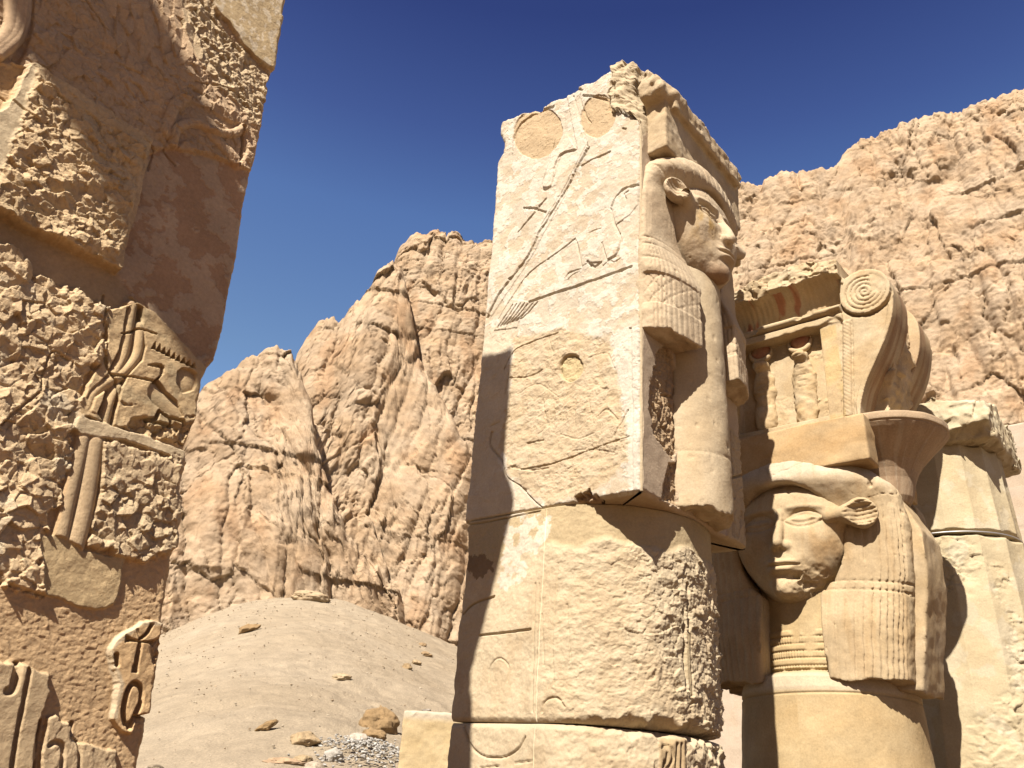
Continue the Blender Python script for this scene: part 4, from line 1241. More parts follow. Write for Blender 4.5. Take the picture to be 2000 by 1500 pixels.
    # ---- rounded handle under the chin
    def pil(x, y, z):
        d = np.sqrt((x - acx) ** 2 + (y - 0.07) ** 2) - (0.325 - 0.02 * (z / 2) + 0.006 * fbm3(x * 5, y * 5, z * 5, 44, 3))
        d = np.maximum(d, (0.0 + 0.05 * fbm3(x * 5, y * 5, z * 3, 45, 3) + 0.03) - z)
        d = np.maximum(d, z - 2.25)
        d = d + 0.006 * np.exp(-((z - 0.50 - 0.03 * np.cos(x * 5)) / 0.01) ** 2)
        pit = n3(x * 16, y * 16, z * 11, 46)
        d = d + 0.012 * sst(0.45, 0.75, pit)
        return np.maximum(d, y - 0.03)
    V, F = sdf_mesh(pil, (acx - 0.42, -0.36, -0.14), (acx + 0.42, 0.06, 2.32), 0.013)
    n = np.clip(0.5 + 0.8 * fbm3(V[:, 0] * 4, V[:, 1] * 4, V[:, 2] * 2, 47, 4), 0, 1)[:, None]
    fr.part('handle', V, F, M_PALE, np.array([0.64, 0.52, 0.35]) * n + np.array([0.58, 0.45, 0.28]) * (1 - n))

    # ---- the broken shrine above the hair
    def naos(x, y, z):
        d = box(x, y, z, (acx, -0.08, 3.42), (0.72, 0.10, 0.34), 0.02)
        r = rough(x * 1.0 + y * 0.6, z + y * 0.7, 0.16, 51)
        bh = 0.135 + 0.11 * r
        c = box(x, y, z, (acx - 0.02, -0.06, 3.80), (0.80, 0.13, 0.17), 0.04) - 0.06 * r - 0.06 * n2(x * 2, y * 2, 52) - 0.05 * n2(x * 5, z * 5, 58)
        c = np.maximum(c, (z - 3.90 - 0.9 * (y + 0.06)) * 0.7 - 0.03 * r)
        flute = np.abs(np.mod(x * 14, 1) - 0.5)
        c = np.maximum(c, -(z - 3.52))
        under = box(x, y, z, (acx, -0.19, 3.64), (0.66, 0.06, 0.10), 0.03) + 0.05 * np.maximum(0, n2(x * 5, z * 3, 57)) + 0.02 * r
        d = smin(d, smin(c, under, 0.03), 0.02)
        return np.maximum(d, y - 0.02) + 0.008 * fbm3(x * 14, y * 14, z * 14, 53, 3)
    V, F = sdf_mesh(naos, (acx - 1.05, -0.62, 3.02), (acx + 1.0, 0.05, 4.25), 0.014)
    n = np.clip(0.5 + 0.8 * fbm3(V[:, 0] * 4, V[:, 1] * 4, V[:, 2] * 4, 54, 4), 0, 1)[:, None]
    fr.part('shrine', V, F, M_PALE, np.array([0.65, 0.52, 0.35]) * n + np.array([0.57, 0.43, 0.26]) * (1 - n))


build_goddess_pillar()
# ------------------------------------------------------------------ the goddess column on the right
def build_goddess_column():
    ac = 3.30
    fr = Frame('goddess_column', 'round column with large smiling cow eared goddess face under a shrine with scroll volute', 'column', ac, 0.0)
    un, zc = 1.0, 0.335

    def place(V):
        return np.stack([2.95 - V[:, 1] * un, 0.06 - V[:, 0] * un, zc + V[:, 2] * 1.03], 1)
    tone = ((0.60, 0.47, 0.295), (0.545, 0.41, 0.24))

    def stain(V, C):
        k = sst(0.36, 0.62, V[:, 2] + 0.08 * fbm3(V[:, 0] * 5, V[:, 1] * 5, V[:, 2] * 5, 201, 3))[:, None]     # paler top of the hair
        C = C * (1 - k) + k * np.array([0.66, 0.55, 0.40])
        k = (np.exp(-((np.abs(V[:, 0]) - 0.40) / 0.13) ** 2 - ((V[:, 2] + 0.10) / 0.22) ** 2) * sst(-0.2, 0.6, fbm3(V[:, 0] * 5, V[:, 1] * 5, V[:, 2] * 5, 202, 3) + 0.3) * 0.6)[:, None]
        C = C * (1 - k) + k * np.array([0.42, 0.25, 0.10])
        k = (sst(0.55, 1.0, np.abs(V[:, 0])) * 0.25 * sst(-0.3, 0.5, fbm3(V[:, 0] * 6, V[:, 1] * 6, V[:, 2] * 2, 203, 3)))[:, None]
        C = C * (1 - k) + k * np.array([0.45, 0.31, 0.16])
        k = (sst(0.0, 0.5, fbm3(V[:, 0] * 9, V[:, 1] * 3, V[:, 2] * 1.5, 204, 3)) * 0.25)[:, None]
        return C * (1 - k) + k * np.array([0.48, 0.30, 0.13])
    n0 = set(fr.root.children)
    head_parts(fr, place, 0.99, -1.19, tone, M_GODDESS, False, 0.22, True, 0.0, ears=((0.665, 0.315, 0.165),), seed=7, stain=stain, D=0.45, gapw=0.265, ear_kw=dict(ln=0.185, hh=0.125))
    front = [o for o in fr.root.children if o not in n0]
    for o in front:                                     # the same head looks out of the far side
        c = o.copy(); COL.objects.link(c); c.parent = fr.root
        c.rotation_euler = (0, 0, math.pi); c.location = (0, 0.12, 0)

    def core(a, b, z):
        hw = np.interp(z.ravel(), [-0.95, -0.5, 0.0, 0.4, 0.75, 0.95], [0.85, 0.93, 1.02, 1.02, 0.86, 0.66]).astype(np.float32).reshape(z.shape)
        d = np.maximum(np.abs(b) - hw, np.abs(a - ac) - 0.30)
        d = np.maximum(d, -0.93 + 0.05 * n3(a * 4, b * 4, z, 211) - z)
        d = np.maximum(d, z - 1.0)
        return d + 0.010 * fbm3(a * 5, b * 5, z * 5, 212, 4) - 0.01
    V, F = sdf_mesh(core, (ac - 0.38, -1.12, -1.05), (ac + 0.38, 1.12, 1.08), 0.022)
    n = np.clip(0.5 + 0.8 * fbm3(V[:, 0] * 3, V[:, 1] * 3, V[:, 2] * 3, 213, 4), 0, 1)[:, None]
    fr.part('core', V, F, M_GODDESS, np.array([0.60, 0.47, 0.30]) * n + np.array([0.54, 0.39, 0.21]) * (1 - n))

    # neck with its bead collar, and the round shaft
    z = np.concatenate([np.linspace(GZ, -2.0, 30), np.linspace(-1.98, 0.5, 420)]); nth = 520
    th = np.linspace(0, 2 * math.pi, nth, endpoint=False)
    TH, Z = np.meshgrid(th, z)
    rs = np.interp(Z, [GZ, -1.6, -0.95, -0.90, -0.86, -0.80, -0.3, 0.5], [0.85, 0.80, 0.765, 0.75, 0.74, 0.60, 0.58, 0.56])
    Us = TH * 0.78
    rs = rs + 0.004 * fbm2(Us * 4, Z * 4, 221, 4) - 0.010 * np.exp(-((Z + 1.005 + 0.012 * np.sin(TH * 2)) / 0.008) ** 2)
    rs = rs - 0.03 * sst(-0.85, -0.80, Z) * (1 - sst(-0.80, -0.77, Z)) * np.abs(n2(Us * 7, Z * 7, 222))
    coll = sst(-0.80, -0.78, Z) * (1 - sst(-0.46, -0.44, Z))
    zz_ = (Z + 0.82) / 0.062
    line = np.exp(-((np.abs(np.mod(zz_, 1) - 0.5) - 0.5) / 0.16) ** 2)
    bead = np.exp(-((np.abs(np.mod(Us / 0.035 + np.floor(zz_) * 0.4, 1) - 0.5) - 0.5) / 0.2) ** 2) * (np.mod(np.floor(zz_), 2) == 0)
    wornc = sst(-0.5, 0.1, fbm2(Us * 3, Z * 3, 223, 3) + 0.2)
    rs = rs + coll * wornc * (0.012 - 0.012 * line - 0.010 * bead)
    L = np.stack([ac - rs * np.cos(TH), 0.03 + rs * np.sin(TH), Z], -1)
    Vv, F = ring_block(L[:, ::-1], False, True, 6)
    n = fbm2(Us * 2, Z * 3, 224, 5)[:, ::-1]
    k = np.clip(0.5 + 0.7 * n, 0, 1)[..., None]
    C = np.array([0.60, 0.46, 0.26]) * k + np.array([0.54, 0.39, 0.20]) * (1 - k)
    p = (sst(-1.0, -0.96, Z) * (1 - sst(-0.84, -0.80, Z)))[:, ::-1][..., None]
    C = C * (1 - 0.7 * p) + 0.7 * p * np.array([0.66, 0.55, 0.40])
    C = C.reshape(-1, 3); C = np.vstack([C, np.tile([0.5, 0.36, 0.2], (len(Vv) - len(C), 1))])
    fr.part('shaft', Vv, F, M_GODDESS, C)

    # abacus
    def aba(a, b, z):
        taper = 0.03 * (z - 1.2)
        d = box(np.abs(a - ac), b, z, (0.60, 0.0, 1.19), (0.145, 0.80, 0.235), 0.012)
        d = np.minimum(d, box(a, b, z, (ac, 0.0, 1.19), (0.6, 0.55, 0.22), 0.012))
        return d + 0.008 * fbm3(a * 4, b * 4, z * 6, 231, 4) + 0.004
    V, F = sdf_mesh(aba, (ac - 0.86, -0.87, 0.90), (ac + 0.86, 0.87, 1.48), 0.017)
    n = np.clip(0.5 + 0.8 * fbm3(V[:, 0] * 3, V[:, 1] * 3, V[:, 2] * 6, 232, 4), 0, 1)[:, None]
    fr.part('abacus', V, F, M_GODDESS, np.array([0.60, 0.43, 0.235]) * n + np.array([0.55, 0.36, 0.17]) * (1 - n))

    # shrine with volutes: a thick slab, front carved
    out = [(0.74, 1.40), (0.765, 1.55), (0.83, 1.74), (0.93, 1.93), (1.05, 2.14), (1.13, 2.32), (1.175, 2.50), (1.185, 2.68), (1.15, 2.82), (1.08, 2.92), (0.97, 2.975), (0.85, 2.97), (0.76, 2.93), (0.74, 2.96), (0.74, 3.16), (0.40, 3.22), (0.0, 3.20)]
    sm = smooth_line(out[:13], 4)
    poly = np.vstack([sm, np.array(out[13:]), np.array([(-x, y) for x, y in out[13:]][::-1]), sm[::-1] * np.array([-1, 1])])
    yb = np.arange(-1.32, 1.321, 0.0105); zb = np.arange(1.33, 3.40, 0.0105)
    Bg, Zg = np.meshgrid(yb, zb, indexing='ij')
    Bg = Bg.astype(np.float32); Zg = Zg.astype(np.float32)
    sd2 = sdpoly(Bg, Zg, poly).astype(np.float32)
    ab = np.abs(Bg)
    topn = 0.10 * n2(Bg * 1.7, Bg * 0, 241) + 0.03 * rough(Bg, Zg, 0.12, 242)
    sd2 = np.where((ab < 0.80) & (Zg > 2.9), np.maximum(sd2, Zg - 3.19 - topn + 0.06 * ab), sd2)
    h = 0.004 * fbm2(Bg * 8, Zg * 8, 243, 4)
    dam = sst(-0.1, 0.35, fbm2(Bg * 3.2, Zg * 3.2, 244, 4))
    # rim of the scroll
    h = h + 0.018 * (1 - sst(0.045, 0.055, -sd2)) * (ab > 0.72)
    # spiral
    dx = ab - 0.935; dz = Zg - 2.715; rr = np.sqrt(dx * dx + dz * dz); an = np.arctan2(dz, dx)
    tw = np.abs(np.mod(rr / 0.046 - an / (2 * np.pi), 1) - 0.5) * 2
    patch = ((Bg < -0.935 - 0.06) & (dz > -0.06)) * (rr < 0.2)
    h = np.where(rr < 0.225, 0.030 + 0.020 * np.sqrt(np.clip(1 - (1 - tw) ** 2 * 1.3, 0, 1)) - 0.014, h)
    h = np.where((rr < 0.225) & (patch > 0), 0.03 + 0.006 * fbm2(Bg * 14, Zg * 14, 245, 3), h)
    h = np.where((rr >= 0.205) & (rr < 0.245), np.maximum(h, 0.035), h)
    h = h - 0.03 * (np.abs(rr - 0.255) < 0.012) * (dz < 0.1)
    # cornice: hollow moulding with upright leaves, under a broken top
    inn = ab < 0.70
    tcv = np.clip((Zg - 2.66) / 0.34, 0, 1)
    cav = -0.10 + 0.22 * tcv ** 3 + 0.006 * np.sin(Bg * 110) * (1 - dam * 0.6)
    h = np.where(inn & (Zg > 2.64) & (Zg < 3.02), cav, h)
    tops = 0.13 + 0.09 * rough(Bg, Zg, 0.16, 246)
    lip = 2.97 + 0.09 * n2(Bg * 3, Bg * 0, 247)
    h = np.where((ab < 0.74) & (Zg > lip), tops, h)
    gone = sst(0.10, 0.4, fbm2(Bg * 2.5, Zg * 6, 248, 3))
    rol = np.sqrt(np.clip(1 - ((Zg - 2.605) / 0.042) ** 2, 0, 1))
    h = np.where(inn & (np.abs(Zg - 2.605) < 0.042), 0.005 + 0.075 * rol * (1 - 0.8 * gone) + 0.01 * gone * rough(Bg, Zg, 0.06, 249), h)
    h = np.where(inn & (Zg > 2.47) & (Zg < 2.555), 0.035 - 0.03 * gone, h)
    # doorway with the two cobras
    door = (ab < 0.455) & (Zg > 1.50) & (Zg < 2.47)
    h = np.where(door, -0.13 + 0.02 * dam * rough(Bg, Zg, 0.08, 250), h)
    rope = np.abs(ab - (0.64 + 0.10 * (Zg - 1.6)))
    h = np.where((rope < 0.04) & (Zg < 2.46) & (Zg > 1.45), np.maximum(h, 0.022 * np.sqrt(np.clip(1 - (rope / 0.04) ** 2, 0, 1)) - 0.006 * (np.abs(np.mod((Zg + ab) * 22, 1) - 0.5) < 0.12)), h)
    h = h - 0.012 * (np.abs(rope - 0.05) < 0.008) * (Zg < 2.46)
    Hf = h; S2 = sd2
    av = np.arange(2.36, 3.16, 0.0105).astype(np.float32)
    D3 = np.maximum(S2[None], np.maximum((2.66 - Hf)[None] - av[:, None, None], av[:, None, None] - 3.10))
    Aw, Bw, Zw = np.meshgrid(av, yb.astype(np.float32), zb.astype(np.float32), indexing='ij')
    D3 = D3 + 0.006 * n3(Aw * 5, Bw * 5, Zw * 5, 251)
    V, F = surface_nets(D3.astype(np.float32), (av[0], yb[0], zb[0]), 0.0105)
    n = fbm3(V[:, 0] * 3, V[:, 1] * 3, V[:, 2] * 3, 252, 4)
    k = np.clip(0.5 + 0.8 * n, 0, 1)[:, None]
    C = np.array([0.66, 0.53, 0.345]) * k + np.array([0.59, 0.43, 0.24]) * (1 - k)
    vb = np.abs(V[:, 1])
    red = (vb < 0.7) * (V[:, 2] > 2.66) * (V[:, 2] < 2.97) * sst(0.15, 0.4, fbm3(V[:, 1] * 7, 0 * vb, V[:, 2] * 2, 253, 3))
    C = C * (1 - 0.7 * red[:, None]) + 0.7 * red[:, None] * np.array([0.42, 0.12, 0.06])
    och = (vb > 0.46) * (vb < 0.62) * (V[:, 2] < 2.45) * sst(-0.2, 0.4, n + 0.2)
    C = C * (1 - 0.6 * och[:, None]) + 0.6 * och[:, None] * np.array([0.60, 0.42, 0.17])
    sidep = (V[:, 0] > 2.72) * (vb > 0.70)                                      # brown rain-streaked edge of the scroll
    strk = sidep * sst(-0.3, 0.5, fbm3(V[:, 0] * 9, vb * 0, V[:, 2] * 1.2, 254, 3) + 0.15)
    C = C * (1 - 0.75 * strk[:, None]) + 0.75 * strk[:, None] * np.array([0.40, 0.23, 0.12])
    sh = fr.part('shrine', V, F, M_GODDESS, C)
    c = sh.copy(); COL.objects.link(c); c.parent = fr.root; c.rotation_euler = (0, 0, math.pi)

    # rough stone between the two shrines
    def infill(a, b, z):
        hw = np.interp(z.ravel(), [1.3, 1.8, 2.3, 2.7, 3.0], [0.84, 0.95, 1.08, 1.08, 0.80]).astype(np.float32).reshape(z.shape)
        d = np.maximum(np.maximum(np.abs(b) - hw, np.abs(a - ac) - 0.30), np.maximum(z - 2.92, 1.35 - z))
        return d + 0.07 * rough(a + b * 0.3, z + b * 0.2, 0.15, 261) + 0.02 * fbm3(a * 9, b * 9, z * 9, 262, 3)
    V, F = sdf_mesh(infill, (ac - 0.40, -1.25, 1.25), (ac + 0.40, 1.25, 3.08), 0.022)
    n = np.clip(0.5 + 0.8 * fbm3(V[:, 0] * 4, V[:, 1] * 4, V[:, 2] * 4, 263, 4), 0, 1)[:, None]
    fr.part('infill', V, F, M_WALL, np.array([0.62, 0.48, 0.31]) * n + np.array([0.55, 0.40, 0.22]) * (1 - n))

    # cobras with sun discs in the doorway
    def cobra(b0, tilt, seed):
        def fn(a, b, z):
            bb = b - b0; A0 = 2.79
            hood = ellip(a, bb, z, (A0, 0, 1.96), (0.075, 0.125, 0.27))
            low = ellip(a, bb, z, (A0, 0, 1.62), (0.085, 0.105, 0.16))
            d = smin(hood, low, 0.08)
            d = smin(d, capsule(a, bb, z, (A0 - 0.01, 0, 2.10), (A0 - 0.05, 0, 2.22), 0.07, 0.06), 0.05)
            head = ellip(a, bb, z, (A0 - 0.085, 0.0, 2.235), (0.085, 0.075, 0.058))
            head = smin(head, sphere(a, np.abs(bb), z, (A0 - 0.07, 0.055, 2.25), 0.026), 0.02)
            d = smin(d, head, 0.03)
            d = d + 0.006 * (np.abs(np.mod(z * 16, 1) - 0.5) < 0.06) * (np.abs(bb) < 0.05)
            return d + 0.010 * fbm3(a * 12, b * 12, z * 12, seed, 3) + 0.012 * np.maximum(0, fbm3(a * 5, b * 5, z * 5, seed + 1, 2))
        V, F = sdf_mesh(fn, (2.60, b0 - 0.24, 1.42), (2.92, b0 + 0.24, 2.40), 0.0105)
        n = np.clip(0.5 + 0.8 * fbm3(V[:, 0] * 6, V[:, 1] * 6, V[:, 2] * 6, seed + 2, 3), 0, 1)[:, None]
        body = fr.part('cobra', V, F, M_GODDESS, np.array([0.66, 0.52, 0.33]) * n + np.array([0.60, 0.43, 0.23]) * (1 - n))

        def disc(a, b, z):
            bb = b - b0
            d = ellip(a, bb, z, (2.785, 0, 2.415), (0.055, 0.105, 0.105))
            return d + 0.006 * fbm3(a * 14, b * 14, z * 14, seed + 3, 3)
        V, F = sdf_mesh(disc, (2.68, b0 - 0.15, 2.27), (2.88, b0 + 0.15, 2.55), 0.0105)
        n = np.clip(0.5 + 0.9 * fbm3(V[:, 0] * 9, V[:, 1] * 9, V[:, 2] * 9, seed + 4, 3), 0, 1)[:, None]
        fr.part('sun_disc', V, F, M_GODDESS, np.array([0.50, 0.20, 0.11]) * n + np.array([0.56, 0.33, 0.19]) * (1 - n), parent=body)

        def horns(a, b, z):
            bb = np.abs(b - b0)
            an = np.arctan2(z - 2.42, bb); r_ = np.sqrt((z - 2.42) ** 2 + bb ** 2)
            R0_ = 0.118 + 0.012 * np.clip(an, -1.5, 0.6)
            th_ = 0.028 * np.clip((0.55 - an) / 1.2, 0.25, 1)
            d = np.sqrt((r_ - R0_) ** 2 + (a - 2.755) ** 2) - th_
            return np.maximum(d, z - 2.42 - 0.06 * bb / 0.12) + 0.003 * fbm3(a * 14, b * 14, z * 14, seed + 5, 2)
        V, F = sdf_mesh(horns, (2.69, b0 - 0.19, 2.25), (2.83, b0 + 0.19, 2.53), 0.0105)
        fr.part('horns', V, F, M_GODDESS, np.tile([0.66, 0.50, 0.30], (len(V), 1)), parent=body)
    cobra(-0.21, 0, 271); cobra(0.21, 0, 281)

    # papyrus bell on each side of the head
    for sgn in (-1, 1):
        zp = np.array([0.70, 0.74, 0.80, 0.88, 0.96, 1.04, 1.12, 1.20, 1.28, 1.35, 1.40, 1.405, 1.475, 1.48])
        rp = np.array([0.10, 0.17, 0.205, 0.225, 0.245, 0.28, 0.33, 0.40, 0.475, 0.545, 0.585, 0.60, 0.60, 0.585])
        zi = np.concatenate([np.linspace(0.70, 1.40, 120), [1.404, 1.41, 1.43, 1.455, 1.47, 1.478]])
        ri = np.interp(zi, zp, rp)
        th = np.linspace(0, 2 * math.pi, 220, endpoint=False)
        TH, Zl = np.meshgrid(th, zi)
        rl = ri[:, None] * (1 + 0.008 * fbm2(TH * 4, Zl * 6, 291 + sgn, 4))
        rl = rl * (1 - 0.05 * np.clip(n2(TH * 1.6, Zl * 0, 292), 0.25, 1) * (Zl > 1.39))
        L = np.stack([ac + rl * np.cos(TH), sgn * 0.73 + rl * np.sin(TH), Zl], -1)
        Vv, F = ring_block(L, True, True, 6)
        st_ = 0.6 * sst(-0.5, 0.6, fbm2(TH * 4, Zl * 1.5, 293, 5)) * (Zl < 1.40)
        C = np.array([0.42, 0.28, 0.17]) * st_[..., None] + np.array([0.53, 0.39, 0.25]) * (1 - st_[..., None])
        wp = (sst(0.3, 0.5, fbm2(TH * 9, Zl * 1.2, 294, 4)) * (Zl < 1.38))[..., None]
        C = C * (1 - 0.4 * wp) + 0.4 * wp * np.array([0.62, 0.52, 0.38])
        C = C.reshape(-1, 3); C = np.vstack([C, np.tile([0.62, 0.50, 0.34], (len(Vv) - len(C), 1))])
        fr.part('bell', Vv, F, M_GODDESS, C)


build_goddess_column()


# ------------------------------------------------------------------ fluted column, far right
def build_fluted_column():
    ac, bc = 5.30, -0.76
    fr = Frame('fluted_column', 'pale sixteen sided column with chipped block on top and a broken joint, right edge', 'column', ac, bc)
    n16 = 16; per = 26
    cor = []
    for i in range(n16):
        q0, q1 = 2 * math.pi * (i + 0.5) / n16, 2 * math.pi * (i + 1.5) / n16
        for t in np.linspace(0, 1, per, endpoint=False):
            cor.append(((1 - t) * math.cos(q0) + t * math.cos(q1), (1 - t) * math.sin(q0) + t * math.sin(q1)))
    cor = np.array(cor)
    per_u = np.arange(len(cor)) / len(cor) * 2 * math.pi * 0.65

    def drum(z0, z1, r0, r1, seed, nz, rgh):
        z = np.linspace(z0, z1, nz)
        Z = np.repeat(z[:, None], len(cor), 1); U = np.repeat(per_u[None], nz, 0)
        r = (r0 + (r1 - r0) * (Z - z0) / (z1 - z0))
        tt = np.repeat((np.arange(len(cor)) % per / per)[None], nz, 0)
        r = r - 0.014 * 4 * tt * (1 - tt)
        hgt = 0.004 * fbm2(U * 5, Z * 5, seed, 4)
        hgt += rgh * sst(0.05, 0.5, fbm2(U * 1.5, Z * 1.0, seed + 1, 3) + 0.1) * (0.035 * rough(U, Z, 0.11, seed + 2) - 0.01)
        e = np.minimum(Z - z0, z1 - Z)
        hgt -= 0.08 * np.clip(1 - e / (0.02 + 0.07 * np.abs(n2(U * 3.5, Z * 0, seed + 3))), 0, 1) ** 1.5
        r = r + hgt
        L = np.stack([ac + r * cor[None, :, 0], bc + r * cor[None, :, 1], Z], -1)
        Vv, F = ring_block(L, True, True, 8)
        n = np.clip(0.5 + 0.7 * fbm2(U * 2, Z * 1.5, seed + 4, 5), 0, 1)[..., None]
        C = np.array([0.64, 0.54, 0.35]) * n + np.array([0.59, 0.47, 0.285]) * (1 - n)
        k = (sst(0.15, 0.4, fbm2(U * 4, Z * 3, seed + 5, 4)) * 0.5)[..., None]
        C = C * (1 - k) + k * np.array([0.68, 0.60, 0.44])
        C = C.reshape(-1, 3); C = np.vstack([C, np.tile([0.55, 0.43, 0.27], (len(Vv) - len(C), 1))])
        fr.part('drum', Vv, F, M_PALE, C)
    drum(0.84, 1.84, 0.70, 0.655, 301, 170, 0.12)
    drum(GZ, 0.80, 0.95, 0.735, 311, 420, 1.0)
    # steel band in the joint
    th = np.linspace(0, 2 * math.pi, 120, endpoint=False); q = np.linspace(0, 2 * math.pi, 8, endpoint=False)
    TH, Q = np.meshgrid(th, q, indexing='ij')
    V = np.stack([ac + (0.70 + 0.006 * np.cos(Q)) * np.cos(TH), bc + (0.70 + 0.006 * np.cos(Q)) * np.sin(TH), 0.825 + 0.008 * np.sin(Q)], -1).reshape(-1, 3)
    f = grid_faces(120, 8, True)
    f2 = grid_faces(2, 8, True).reshape(-1, 4); f2 = np.where(f2 >= 8, f2 - 8, f2 + 119 * 8)
    mm = bpy.data.materials.new('dull_steel'); mm.use_nodes = True
    b = mm.node_tree.nodes['Principled BSDF']; b.inputs['Base Color'].default_value = (0.35, 0.34, 0.33, 1); b.inputs['Metallic'].default_value = 0.8; b.inputs['Roughness'].default_value = 0.5
    nz_ = mm.node_tree.nodes.new('ShaderNodeTexNoise'); nz_.inputs['Scale'].default_value = 20
    mp = mm.node_tree.nodes.new('ShaderNodeMapRange'); mp.inputs[3].default_value = 0.35; mp.inputs[4].default_value = 0.65
    mm.node_tree.links.new(nz_.outputs['Fac'], mp.inputs[0]); mm.node_tree.links.new(mp.outputs[0], b.inputs['Roughness'])
    fr.part('metal_band', V, np.vstack([f, f2]), mm, None)

    def aba(a, b, z):
        d = box(a, b, z, (ac, bc, 2.09), (0.745, 0.735, 0.27), 0.02)
        # chipped away along the near corner and the top
        nrm = (a - ac) * 0.5 - (b - bc) * 0.0
        d = np.maximum(d, z - 2.33 + 0.10 * np.abs(n2(a * 2 + 3, b * 2, 321)) + 0.12 * sst(0.2, 0.75, -(b - bc)) * sst(0.1, 0.7, -(a - ac)))
        chip = ellip(a, b, z, (ac - 0.80, bc - 0.62, 1.80), (0.20, 0.46, 0.17))
        d = np.maximum(d, -chip)
        chip = ellip(a, b, z, (ac + 0.25, bc - 0.80, 1.78), (0.30, 0.14, 0.12))
        d = np.maximum(d, -chip)
        return d + 0.05 * rough(a - b, z + 0.3 * a, 0.16, 322) * sst(-0.06, 0.0, d) + 0.012 * fbm3(a * 8, b * 8, z * 8, 323, 3)
    V, F = sdf_mesh(aba, (ac - 0.9, bc - 0.9, 1.74), (ac + 0.9, bc + 0.9, 2.50), 0.017)
    n = np.clip(0.5 + 0.8 * fbm3(V[:, 0] * 3, V[:, 1] * 3, V[:, 2] * 3, 324, 4), 0, 1)[:, None]
    fr.part('capital_block', V, F, M_PALE, np.array([0.67, 0.58, 0.40]) * n + np.array([0.60, 0.48, 0.30]) * (1 - n))


build_fluted_column()


# ------------------------------------------------------------------ wall behind the columns
def build_wall():
    fr = Frame('masonry_wall', 'smooth pale plastered stone wall behind the columns at the right edge', 'wall', 9.5, 0.0)
    b = np.linspace(5.5, -7.0, 420); z = np.linspace(GZ, 3.66, 260)
    Bg, Zg = np.meshgrid(b, z)
    zt = 3.66 + 0.02 * fbm2(b * 1.2, b * 0, 401, 4)
    Zg = GZ + (Zg - GZ) * (zt[None] - GZ) / (3.66 - GZ)
    row = np.floor((Zg - GZ) / 0.62); off = np.mod(row * 0.437, 1) * 1.3
    jz = np.abs(np.mod((Zg - GZ) / 0.62, 1) - 0.5); jb = np.abs(np.mod((Bg + off) / 1.3, 1) - 0.5)
    h = 0.006 * fbm2(Bg * 3, Zg * 3, 402, 4) - 0.010 * (jz > 0.488) - 0.008 * (jb > 0.493)
    L = np.stack([9.0 - h, Bg, Zg], -1)
    nb = 12
    k = np.linspace(0, 1, nb)[None]
    s1 = np.stack([9.0 + 1.0 * k + 0 * Zg[:, :1], -7.0 + 0 * k + 0 * Zg[:, :1], Zg[:, -1:] + 0 * k], -1)
    s2 = s1[:, ::-1].copy(); s2[..., 1] = 5.5
    L = np.concatenate([L, s1, s2], 1)
    Vv, F = ring_block(L, False, True, 6)
    hs = _RND[(_h((row + 50).astype(np.int64), np.floor((Bg + off) / 1.3 + 50).astype(np.int64), 0, 5) & np.uint32(65535)).astype(np.int32)]
    C = (np.array([0.60, 0.47, 0.34]) * hs[..., None] + np.array([0.64, 0.52, 0.395]) * (1 - hs[..., None]))
    k = sst(0.1, 0.5, fbm2(Bg, Zg, 403, 4))[..., None] * 0.4
    C = C * (1 - k) + k * np.array([0.58, 0.42, 0.27])
    C = np.concatenate([C, np.tile(np.array([0.6, 0.47, 0.34]), (len(z), 2 * nb, 1))], 1).reshape(-1, 3)
    C = np.vstack([C, np.tile([0.6, 0.47, 0.34], (len(Vv) - len(C), 1))])
    fr.part('wall_face', Vv, F, M_PALE, C)


build_wall()


# ------------------------------------------------------------------ loose stones
def rock_mesh(seed, sx, sy, sz, angular=0.5, res=26):
    def fn(x, y, z):
        d = np.sqrt(x * x + y * y + z * z) - 0.8
        rs = np.random.RandomState(seed)
        for i in range(9):
            n = rs.normal(size=3); n /= np.linalg.norm(n)
            d = smax(d, x * n[0] + y * n[1] + z * n[2] - (0.78 - angular * 0.45 * rs.rand()), 0.05)
        return d + 0.10 * fbm3(x * 2.5, y * 2.5, z * 2.5, seed, 5, 0.6)
    V, F = sdf_mesh(fn, (-1.05, -1.05, -1.05), (1.05, 1.05, 1.05), 2.1 / res)
    return V * np.array([sx, sy, sz], np.float32), F


def rock(px, py, wpx, hpx, label, col, seed, rot=0.0, tilt=0.0, angular=0.6, name='boulder', res=30, group=None):
    p = ground_at(px, py + hpx * 0.35)
    dist = math.hypot(p[0], p[1])
    k = dist / FPX * 1.05
    sx, sz = wpx * 0.5 * k / 0.75, hpx * 0.5 * k / 0.75
    V, F = rock_mesh(seed, sx, (sx + sz) * 0.5, sz, angular, res)
    n = np.clip(0.5 + 0.8 * fbm3(V[:, 0] / sx * 2, V[:, 1] / sx * 2, V[:, 2] / sx * 2, seed + 3, 4), 0, 1)[:, None]
    C = np.array(col) * (0.8 + 0.3 * n)
    o = mesh_obj(name, V, F, M_ROCK, C)
    o.location = (p[0], p[1], p[2] + sz * 0.12)
    o.rotation_euler = (0, tilt, -math.atan2(p[0], p[1]) + rot)
    tag(o, label, 'boulder' if name == 'boulder' else 'rock', group)
    return o


